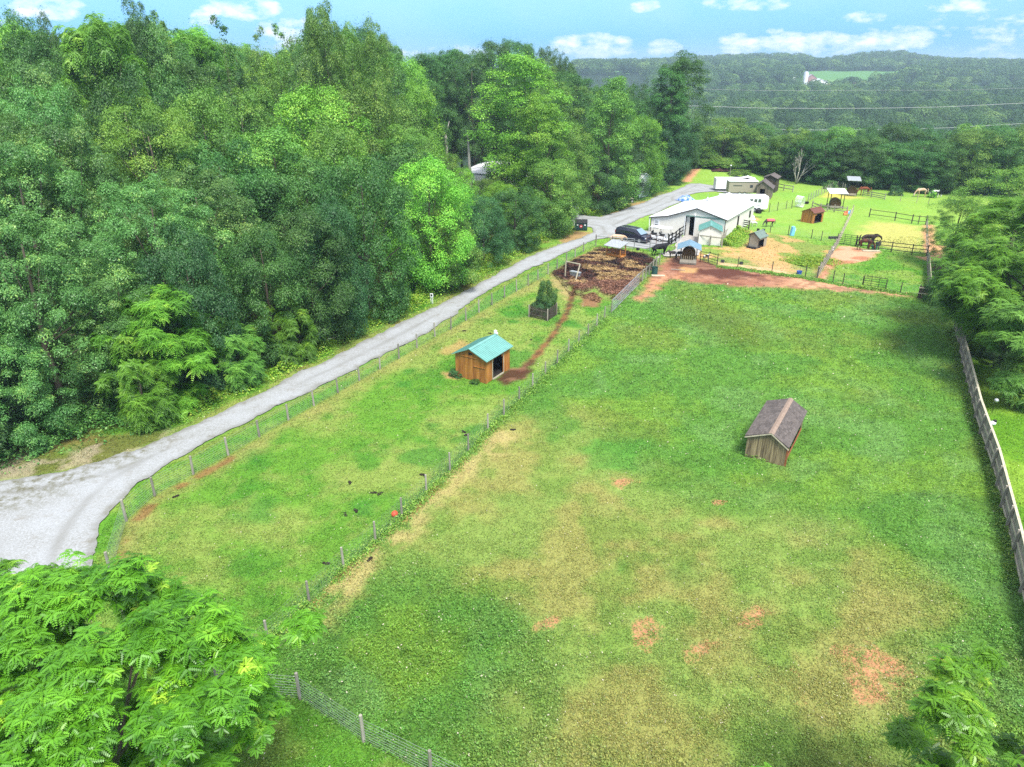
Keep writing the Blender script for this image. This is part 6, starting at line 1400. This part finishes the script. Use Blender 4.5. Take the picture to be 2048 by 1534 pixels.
A_('horse', 'black and white horse grazing right of the far cream horse', 'horse', 1868, 395.5, R_(0), 1.3, fur_pied, 'horse', 'graze')
# ------------------------------------------------------------------ small props
def tub(label, px, py, r, h, mat, cat='tub', name='tub', taper=1.15):
    g = G(at(px, py)); mb = MB(); n = 16; rs = [(r, 0), (r * taper, h), (r * taper * 1.06, h), (r * taper * 1.06, h - .03), (r * taper * .92, h - .02), (r * .85, .06)]
    mb.loft([[(a_ * math.cos(2 * math.pi * i / n), a_ * math.sin(2 * math.pi * i / n), z) for i in range(n)] for a_, z in rs]); o = mb.build(name, mat, smooth=False); o.location = g; return tag(o, label, cat)
tub('black rubber feed bucket on the pale path, left of two', 1445, 525, .2, .3, m_black, 'bucket', 'bucket'); tub('black rubber feed bucket on the pale path, right of two', 1482, 529, .2, .3, m_black, 'bucket', 'bucket')
tub('bright blue bucket in the grass near the lower right of the hen yard', 1598, 548, .26, .35, m_blue, 'bucket', 'bucket'); tub('black bucket hanging by the hen yard fence under the white sheep', 1516, 462, .18, .3, m_black, 'bucket', 'bucket')
tub('black bucket by the hen yard fence left of the pink-blanketed pony', 1527, 462.5, .18, .3, m_black, 'bucket', 'bucket')
tub('dark green water barrel at the fence corner of the red yard', 1309, 549, .34, .9, M('barrel_green', (.02, .07, .06), .5, .2, 3), 'barrel', 'water_barrel', 1.0)
tub('grey tub near the dark brown horse', 1756, 492, .3, .5, M('tub_grey', (.06, .07, .08), .5), 'tub', 'tub'); tub('dark green square-sided tub beside the bay horse', 1748, 499.5, .32, .55, M('tub_green', (.03, .14, .10), .5), 'tub', 'tub')
tub('black feed tub at the orange sand behind the barn', 1517, 426.5, .45, .5, m_black, 'tub', 'tub'); tub('black tyre feeder hanging on the galvanised pen panel', 1276, 500, .2, .3, m_black, 'bucket', 'bucket')
tub('black tub at the far fence corner', 1613, 407, .35, .35, m_black)
mb = MB(); g = G(at(790, 1034)); mb.ball((0, 0, 0), .19, 24, 14); o = mb.build('ball', m_red, smooth=True); o.location = (g.x, g.y, g.z + .19); tag(o, 'orange-red ball lying in the grass against the diagonal wire fence', 'ball')
def plank(label, px, py, L_, w, h, rz, mat=None, cat='plank', name='plank', z=0.0):
    g = G(at(px, py)); mb = MB(); mb.box((0, 0, h / 2), (L_, w, h)); o = mb.build(name, mat or m_ltgrey, bevel=.008); o.location = (g.x, g.y, g.z + z); o.rotation_euler.z = rz; return tag(o, label, cat)
plank('pale wooden pallet board beside the dark green barrel', 1316, 552, 1.5, .5, .1, -.1, cat='board'); plank('grey plank lying in the red yard below the bale feeder', 1356, 540, 1.6, .12, .08, -.3, m_grey)
plank('pale wooden sill between the bay horse and the green tub', 1742, 503, 2.2, .5, .14, -.05, cat='board'); plank('dark plank on the sand behind the barn', 1513, 434.5, 1.6, .12, .08, -.1, m_blackrail)
plank('black trough against the rail fence above the hen yard corner', 1667, 478, 1.3, .5, .3, .0, m_black, 'trough', 'trough')
g = G(at(1505, 440)); mb = MB(); mb.ball((0, 0, .05), .5, 14, 6, (1, .8, .5)); mb.ball((0, 0, .4), .28, 12, 7); o = mb.build('salt_tub', m_white, smooth=True); o.location = g; tag(o, 'white plastic mushroom-shaped float on the orange sand', 'feeder'); 
# blue barrel toy, bright toys
g = G(at(1585, 473)); root = thing('play_slide', 'pale blue plastic object standing by the hen yard fence', 'toy', g, .2)
mb = MB(); mb.prism([(-.25, 0, 0), (.25, 0, 0), (.32, 0, 1.0), (.2, 0, 1.35), (-.1, 0, 1.3)], (0, .5, 0)); mb.build('body', m_ltblue, root, bevel=.05); mb = MB(); mb.box((.38, .25, .85), (.12, .3, .4)); mb.build('side_panel', m_white, root)
for px, py, mt, lb in ((1692, 427, M('toy_pink', PH(240, 120, 120, .8), .5), 'pink plastic toy by the top of the pale rail fence'), (1698, 427, m_ltblue, 'light blue plastic toy by the top of the pale rail fence'), (1690, 430, M('toy_orange', PH(240, 150, 90, .8), .5), 'small orange plastic toy in front of the pink toy')):
    g = G(at(px, py)); mb = MB(); mb.box((0, 0, .2), (.55, .4, .4)); mb.box((.15, 0, .5), (.12, .4, .3)); o = mb.build('toy', mt, bevel=.05); o.location = g; tag(o, lb, 'toy')
# bleached wire bundle near the far rails
g = G(at(1604, 416)); mb = MB()
for k in range(9): mb.tube([(math.cos(t_) * .45, k * .16, 1.0 + math.sin(t_) * .9) for t_ in [math.pi * 2 * i / 12 for i in range(13)]], .03, 4)
for i in range(6): t_ = math.pi * i / 3; mb.tube([(math.cos(t_) * .45, 0, 1.0 + math.sin(t_) * .9), (math.cos(t_) * .45, 1.3, 1.0 + math.sin(t_) * .9)], .03, 4)
o = mb.build('wire_cage', m_white); o.location = g; o.rotation_euler.z = .5; tag(o, 'bleached white wire cage standing at the far fence line', 'cage')
# roadside sign/meter post
g = G(at(864, 607)); root = thing('roadside_marker', 'small white post with a dark box on the verge opposite the wire fence', 'post', g, -.3)
for x in (-.09, .09): mb = MB(); mb.box((x, 0, .35), (.05, .06, .7)); mb.build('leg', m_white, root)
mb = MB(); mb.box((0, 0, .85), (.3, .14, .4)); mb.build('box', m_white, root, bevel=.02); mb = MB(); mb.box((.02, -.075, .9), (.18, .02, .22)); mb.build('dial', m_black, root)
# lamp post on the knoll, bare snag, dead tree
g = G(at(1458, 364)); root = thing('lamp_post', 'thin pole with a white lamp on the grassy knoll', 'lamp post', g)
mb = MB(); mb.tube([(0, 0, 0), (0, 0, 2.6)], .04, 8); mb.build('pole', m_grey, root); mb = MB(); mb.ball((0, 0, 2.7), .16, 12, 8); mb.build('globe', m_white, root, smooth=True)
p = at(941, 440); zt = hgt(941, 440, 268) ; mb = MB(); mb.tube([(0, 0, 0), (.1, 0, zt * .5), (-.1, .1, zt)], [.35, .26, .12], 9); o = mb.build('bare_snag', palebark, smooth=True); o.location = G(p); tag(o, 'bare grey tree snag standing left of the white fabric dome', 'dead tree')
p = at(884, 425); mb = MB(); mb.tube([(0, 0, 0), (.1, 0, 8), (0, 0, 11)], [.3, .25, .2], 8); mb.tube([(0, 0, 10.6), (-.8, 0, 12.8)], [.14, .06], 6); mb.tube([(0, 0, 10.6), (.7, 0, 13.2)], [.14, .05], 6); o = mb.build('bare_snag', palebark, smooth=True); o.location = G(p) + Vector((0, 12, 0)); tag(o, 'forked pale trunk against the dark gap in the wood', 'dead tree')
def dead_tree(label, px, py, top, name='dead_tree'):
    p = at(px, py); H = hgt(px, py, top); rg = random.Random(8); mb = MB()
    def br(q, d, L_, r, dep):
        e = q + d * L_; mb.tube([q, (q + e) / 2 + Vector((rg.uniform(-.1, .1), rg.uniform(-.1, .1), 0)) * L_ * .3, e], [r, r * .8, r * .5], 5)
        if dep:
            for _ in range(3 if dep > 1 else 4):
                nd = (d + Vector((rg.uniform(-.6, .6), rg.uniform(-.6, .6), rg.uniform(-.1, .35)))).normalized(); br(q.lerp(e, rg.uniform(.45, 1)), nd, L_ * rg.uniform(.5, .75), r * .5, dep - 1)
    for s in (-.35, .05, .45): br(Vector((0, 0, 0)), Vector((s, rg.uniform(-.1, .1), 1)).normalized(), H * .5, .16, 3)
    o = mb.build(name, palebark, smooth=True); o.location = G(p); return tag(o, label, 'dead tree')
dead_tree('bare pale dead tree fanning up in front of the far treeline', 1592, 369, 302)
p = at(662, 676); mb = MB(); mb.tube([(0, 0, .1), (.7, .3, .35), (1.4, .5, .3), (2.0, .5, .5)], [.07, .05, .035, .015], 6); mb.tube([(1.2, .4, .3), (1.3, .2, .75)], [.03, .012], 5); o = mb.build('fallen_branch', palebark, smooth=True); o.location = G(at(640, 690)); o.rotation_euler.z = .4; tag(o, 'fallen pale branch on the verge under the wood edge', 'branch')
# mulch piles
for px, py, r, lb in ((1406, 350, 1.6, 'dark mulch heap on top of the orange cut bank'), (1437, 355, 2.0, 'reddish brown mulch heap on the grassy knoll')):
    g = G(at(px, py)); nv = 18; X_, Y_ = np.meshgrid(np.linspace(-r, r, nv), np.linspace(-r, r, nv)); q_ = np.hypot(X_, Y_) / r; Z_ = r * .75 * np.clip(1 - q_, 0, 1) + (fbm(X_ + px, Y_, .5, 5, 3) - .5) * .3 * (q_ < .95)
    id_ = np.arange(nv * nv).reshape(nv, nv); F_ = np.stack([id_[:-1, :-1], id_[:-1, 1:], id_[1:, 1:], id_[1:, :-1]], -1).reshape(-1, 4)
    t_ = NT('mulch'); mm_ = t_.done(t_.princ(t_.mix(t_.ramp(t_.noise(6, 3), .4, .6), PH(70, 44, 44, .5), PH(104, 66, 58, .5)), .95)); o = npmesh('mulch_heap', np.stack([X_, Y_, Z_], -1).reshape(-1, 3), F_, mm_); o.location = (g.x, g.y, g.z - .03); tag(o, lb, 'mulch heap')
# picnic clutter near outbuildings
g = G(at(1236, 410)); root = thing('picnic_table', 'pale picnic table under the trees left of the white outbuilding', 'table', g, .3)
mb = MB(); mb.box((0, 0, .75), (1.8, .8, .06)); mb.build('tabletop', m_ltgrey, root)
for s in (-1, 1): mb = MB(); mb.box((0, s * .7, .45), (1.8, .25, .05)); mb.build('bench', m_grey, root); mb = MB(); mb.beam((s * .7, -.7, 0), (s * .7, 0, .73), .08); mb.beam((s * .7, .7, 0), (s * .7, 0, .73), .08); mb.build('leg', m_grey, root)
g = G(at(1256, 405)); root = thing('utility_cart', 'small grey farm cart in front of the white outbuilding', 'cart', g, .1)
mb = MB(); mb.box((0, 0, .7), (1.7, .9, .08)); mb.box((-.8, 0, 1.0), (.06, .9, .6)); mb.build('bed', m_grey, root)
for x in (-.6, .6):
    for s in (-1, 1): wheel(root, x, s * .48, .28, .12, s)
# small things at the right lawn
g = G(at(1983, 827)); root = thing('garden_ornament', 'spinning silver garden ornament on a thin stake beyond the board fence', 'ornament', g); mb = MB(); mb.tube([(0, 0, 0), (.1, .05, .9)], .012, 5); mb.build('stake', m_blackrail, root); mb = MB(); mb.ball((.1, .05, 1.0), .15, 12, 8); mb.build('globe', m_galv, root, smooth=True)
g = G(at(1984, 850)); root = thing('garden_ornament', 'small black and white ornament on the lawn beyond the board fence', 'ornament', g); mb = MB(); mb.ball((0, 0, .15), .2, 12, 8, (1.2, .8, .75)); mb.build('body', m_white, root, smooth=True); mb = MB(); mb.ball((.12, 0, .3), .12, 10, 6); mb.build('head', m_black, root, smooth=True)
g = G(at(2006, 778)); mb = MB(); mb.beam((0, 0, 0), (.25, 0, 1.1), .1); o = mb.build('wooden_stake', m_ltgrey); o.location = g; tag(o, 'leaning pale wooden stake at the corner of the planting bed', 'stake')
pe = [G(at(*q)) for q in ((2012, 780), (2030, 790), (2060, 812), (2120, 850))]; mb = MB()
for a, b in seg(pe): mb.beam(a - pe[0] + Vector((0, 0, .05)), b - pe[0] + Vector((0, 0, .05)), .08, .12)
o = mb.build('bed_edging', m_ltgrey); o.location = pe[0]; tag(o, 'pale timber edging of the dark planting bed at the right edge', 'edging')
def sheet2(name, label, pts, z, mat):
    P = [at(*q) for q in pts]; o0 = P[0]; mb = MB(); mb.add([(p.x - o0.x, p.y - o0.y, 0) for p in P], [tuple(range(len(P)))]); o = mb.build(name, mat); o.location = (o0.x, o0.y, z); return o
o = sheet2('planting_bed', '', [(2012, 779), (2030, 789), (2060, 811), (2120, 849), (2200, 760), (2080, 700), (2000, 740)], .09, M('dark_mulch', (.03, .02, .015), .95, .4, 5)); tag(o, kind='structure')

# droppings and dark tussocks in the paddocks
mb_m = M('manure', (.02, .014, .01), .95, .3, 6)
dr = [(980, 667), (928, 662), (1062, 680), (927, 864), (1026, 860), (740, 1120 - 0), (712, 1022), (748, 986), (760, 988), (690, 1030), (652, 1128), (352, 994), (700, 966), (846, 950), (933, 870)]
proto_d = None
for i, (px, py) in enumerate(dr):
    g = G(at(px, py))
    if proto_d is None:
        mb = MB(); rg = random.Random(1)
        for k in range(7): mb.ball((rg.uniform(-.14, .14), rg.uniform(-.12, .12), .03), rg.uniform(.05, .09), 8, 5, (1, 1, .6))
        proto_d = mb.build('dung_pile', mb_m, smooth=True); o = proto_d
    else: o = copyobj(proto_d)
    o.location = g; o.rotation_euler.z = i; tag(o, 'small dark dung pile on the left paddock grass', 'dung', 'dung piles on the left paddock')

# ------------------------------------------------------------------ grass, weeds and verge growth
rng = np.random.default_rng(12)
def scatter(n, y0, y1, fx=.80):
    # density falls with distance from the camera position
    u = rng.uniform(0, 1, n); y = (y0 ** -.6 + u * (y1 ** -.6 - y0 ** -.6)) ** (-1 / .6); x = rng.uniform(-1, 1, n) * (fx * (y + 9))
    return x, y
x, y = scatter(1000000, 17, 100)
gcl, bare, lush, g_, pad_, fld_, ry, ed, rdd = groundcolor(x, y)
big = fbm(x, y, 1.1, 301, 3) * .4 + .6 * fbm(x, y, .5, 302, 3)
keep = (rdd < -.12) & (ed < .5) & (rng.uniform(0, 1, len(x)) > bare * 1.05) & (rng.uniform(0, 1, len(x)) < .28 + .95 * np.clip((big - .36) * 4, 0, 1)) & (sdpoly(x, y, APR) < 0)
x, y, gcl, lush, big, ry = x[keep], y[keep], gcl[keep], lush[keep], big[keep], ry[keep]; n = len(x)
near = np.clip(y / 45, .8, 2.0)
lu = rng.uniform(0, 1, n) < lush * .8
h = np.where(lu, rng.uniform(.03, .12, n) + .22 * np.clip((big - .42) * 4, 0, 1) * rng.uniform(.5, 1, n), rng.uniform(.02, .07, n))
P = np.stack([x, y, hills(x, y) + (fbm(x, y, .6, 200, 2) - .5) * .10 + h], 1)
N = unit(rng.normal(size=(n, 3)) * np.where(lu, .5, .8)[:, None] + np.array([0, 0, 1.0]))
sz = np.where(lu, rng.uniform(.07, .15, n), rng.uniform(.05, .12, n)) * near
V, F = leaf_quads(P, N, sz, .55, rng)
j = rng.uniform(.62, 1.5, n); wht = (rng.uniform(0, 1, n) < .007)[:, None]
cj = gcl * j[:, None] * np.stack([rng.uniform(.85, 1.2, n), np.ones(n) * 1.04, rng.uniform(.8, 1.15, n)], 1); cj = np.where(wht, [[.55, .5, .36]], cj)
cj = np.clip(np.concatenate([cj, np.ones((n, 1))], 1), 0, .9)
t = NT('grass_blades'); cgr = t.attr('gcol', 'Color'); p_ = t.princ(cgr, .6, 0, .3); tr = t.n('ShaderNodeBsdfTranslucent'); t.l(cgr, tr.inputs['Color']); mx = t.n('ShaderNodeMixShader'); mx.inputs[0].default_value = .25; t.l(p_, mx.inputs[1]); t.l(tr.outputs[0], mx.inputs[2]); gm = t.done(mx.outputs[0])
o = npmesh('grass', V, F, gm, None, {'gcol': ('FLOAT_COLOR', 'FACE', cj)}); tag(o, 'short grass and clover covering the paddocks and meadow', 'grass', kind='stuff')
# taller weeds along the wood edge, fence feet and behind sheds
def weeds_along(px, w, n, hmax, mat, name, label, ls=.14, lo=.05, y_off=0.0):
    P0 = polyw(px) if not isinstance(px, np.ndarray) else px; L0 = np.hypot(*np.diff(P0, axis=0).T); k = rng.choice(len(L0), n, p=L0 / L0.sum()); f = rng.uniform(0, 1, n)
    p = P0[k] + (P0[k + 1] - P0[k]) * f[:, None]; d = (P0[k + 1] - P0[k]) / L0[k][:, None]; nn_ = np.stack([-d[:, 1], d[:, 0]], 1)
    off = rng.normal(size=n) * w + y_off; x, y = (p + nn_ * off[:, None]).T
    cl_ = fbm(x, y, 1.3, 401, 3); h = hmax * np.clip((cl_ - .3) * 2.4, .05, 1) * np.exp(-(off - y_off) ** 2 / (2 * (w * 1.3) ** 2)); z = rng.uniform(lo, 1, n) ** .6 * h
    kk = (sdpoly(x, y, DRIVE) < -.2)
    x, y, z, cl_ = x[kk], y[kk], z[kk], cl_[kk]; m = len(x)
    P = np.stack([x, y, hills(x, y) + z], 1); N = unit(rng.normal(size=(m, 3)) * .6 + np.array([0, 0, .9]))
    V, F = leaf_quads(P, N, ls * rng.uniform(.6, 1.4, m), .5, rng)
    o = npmesh(name, V, F, L[mat], None, {'tint': ('FLOAT', 'FACE', np.clip(.4 * cl_ + rng.uniform(0, .8, m), 0, 1))}); return tag(o, label, 'weeds', kind='stuff')
weeds_along(EDGE[4:20], .9, 120000, 1.5, 'weed', 'undergrowth', 'bright green undergrowth fringing the wood along the driveway', .17)
weeds_along(EDGE[1:22], 1.2, 110000, 2.3, 'dark', 'undergrowth', 'dark leafy underbrush beneath the front trees of the wood', .2, y_off=1.6)
weeds_along(F2_PX[4:], .28, 26000, .42, 'mid', 'fence_weeds', 'green weeds growing along the foot of the diagonal wire fence', .1)
weeds_along([(2043, 1192), (2026, 1113), (1985, 943), (1951, 841), (1907, 663)], .22, 18000, .45, 'mid', 'fence_weeds', 'weeds along the meadow side of the board fence', .1, y_off=.12)
weeds_along([(1433, 533), (1475, 537), (1543, 548), (1610, 556), (1685, 571), (1770, 583), (1838, 592)], .3, 14000, .35, 'mid', 'fence_weeds', 'weed strip below the near fence of the hen yard', .12)
weeds_along([(1448, 492), (1456, 484), (1470, 468), (1475, 462)], .9, 12000, 1.0, 'weed', 'weed_bank', 'tall bright weeds between the barn wall fence and the hen yard', .18)
weeds_along([(1590, 530), (1620, 525), (1640, 515)], 1.3, 9000, .5, 'weed', 'weed_bank', 'weedy green patch at the right side of the hen yard', .16)
weeds_along([(1200, 436), (1240, 424), (1262, 412)], .8, 9000, 1.0, 'mid', 'weed_bank', 'scrubby growth along the yard below the pointed green tree', .18, y_off=1)
# loose straw and clods in the muddy pen
n = 42000; P0 = polyw([(1104, 545), (1200, 492), (1319, 515), (1300, 548), (1220, 612), (1140, 590)]); x = rng.uniform(P0[:, 0].min(), P0[:, 0].max(), n); y = rng.uniform(P0[:, 1].min(), P0[:, 1].max(), n)
gcl, bare, *_ = groundcolor(x, y); k = (bare > .5) & (sdpoly(x, y, P0) > 0); x, y, gcl = x[k], y[k], gcl[k]; n = len(x)
P = np.stack([x, y, hills(x, y) + .04 + fbm(x, y, .5, 8, 3) * .12], 1); N = unit(rng.normal(size=(n, 3)) * .7 + np.array([0, 0, 1])); V, F = leaf_quads(P, N, rng.uniform(.08, .3, n), .6, rng)
o = npmesh('churned_mud', V, F, gm, None, {'gcol': ('FLOAT_COLOR', 'FACE', np.clip(np.concatenate([gcl * rng.uniform(.5, 1.5, n)[:, None], np.ones((n, 1))], 1), 0, .8))}); tag(o, 'clods of churned mud and trampled straw in the pen', 'mud', kind='stuff')
# forest litter sticks: stones on the drive edge
# ------------------------------------------------------------------ air
hx = bpy.data.meshes.new('haze'); bm = bmesh.new(); bmesh.ops.create_cube(bm, size=1); bm.to_mesh(hx); bm.free()
HZ = bpy.data.objects.new('haze', hx); COL.objects.link(HZ); HZ.scale = (5200, 3400, 100); HZ.location = (300, 1500, 5)
t = NT('haze_air'); pv = t.n('ShaderNodeVolumePrincipled'); pv.inputs['Color'].default_value = (.66, .84, 1.0, 1); pv.inputs['Density'].default_value = .00028; pv.inputs['Anisotropy'].default_value = .2
t.l(pv.outputs[0], t.out.inputs['Volume']); hx.materials.append(t.m); tag(HZ, kind='stuff'); tag(HZ, 'thin summer haze in the air', 'haze')
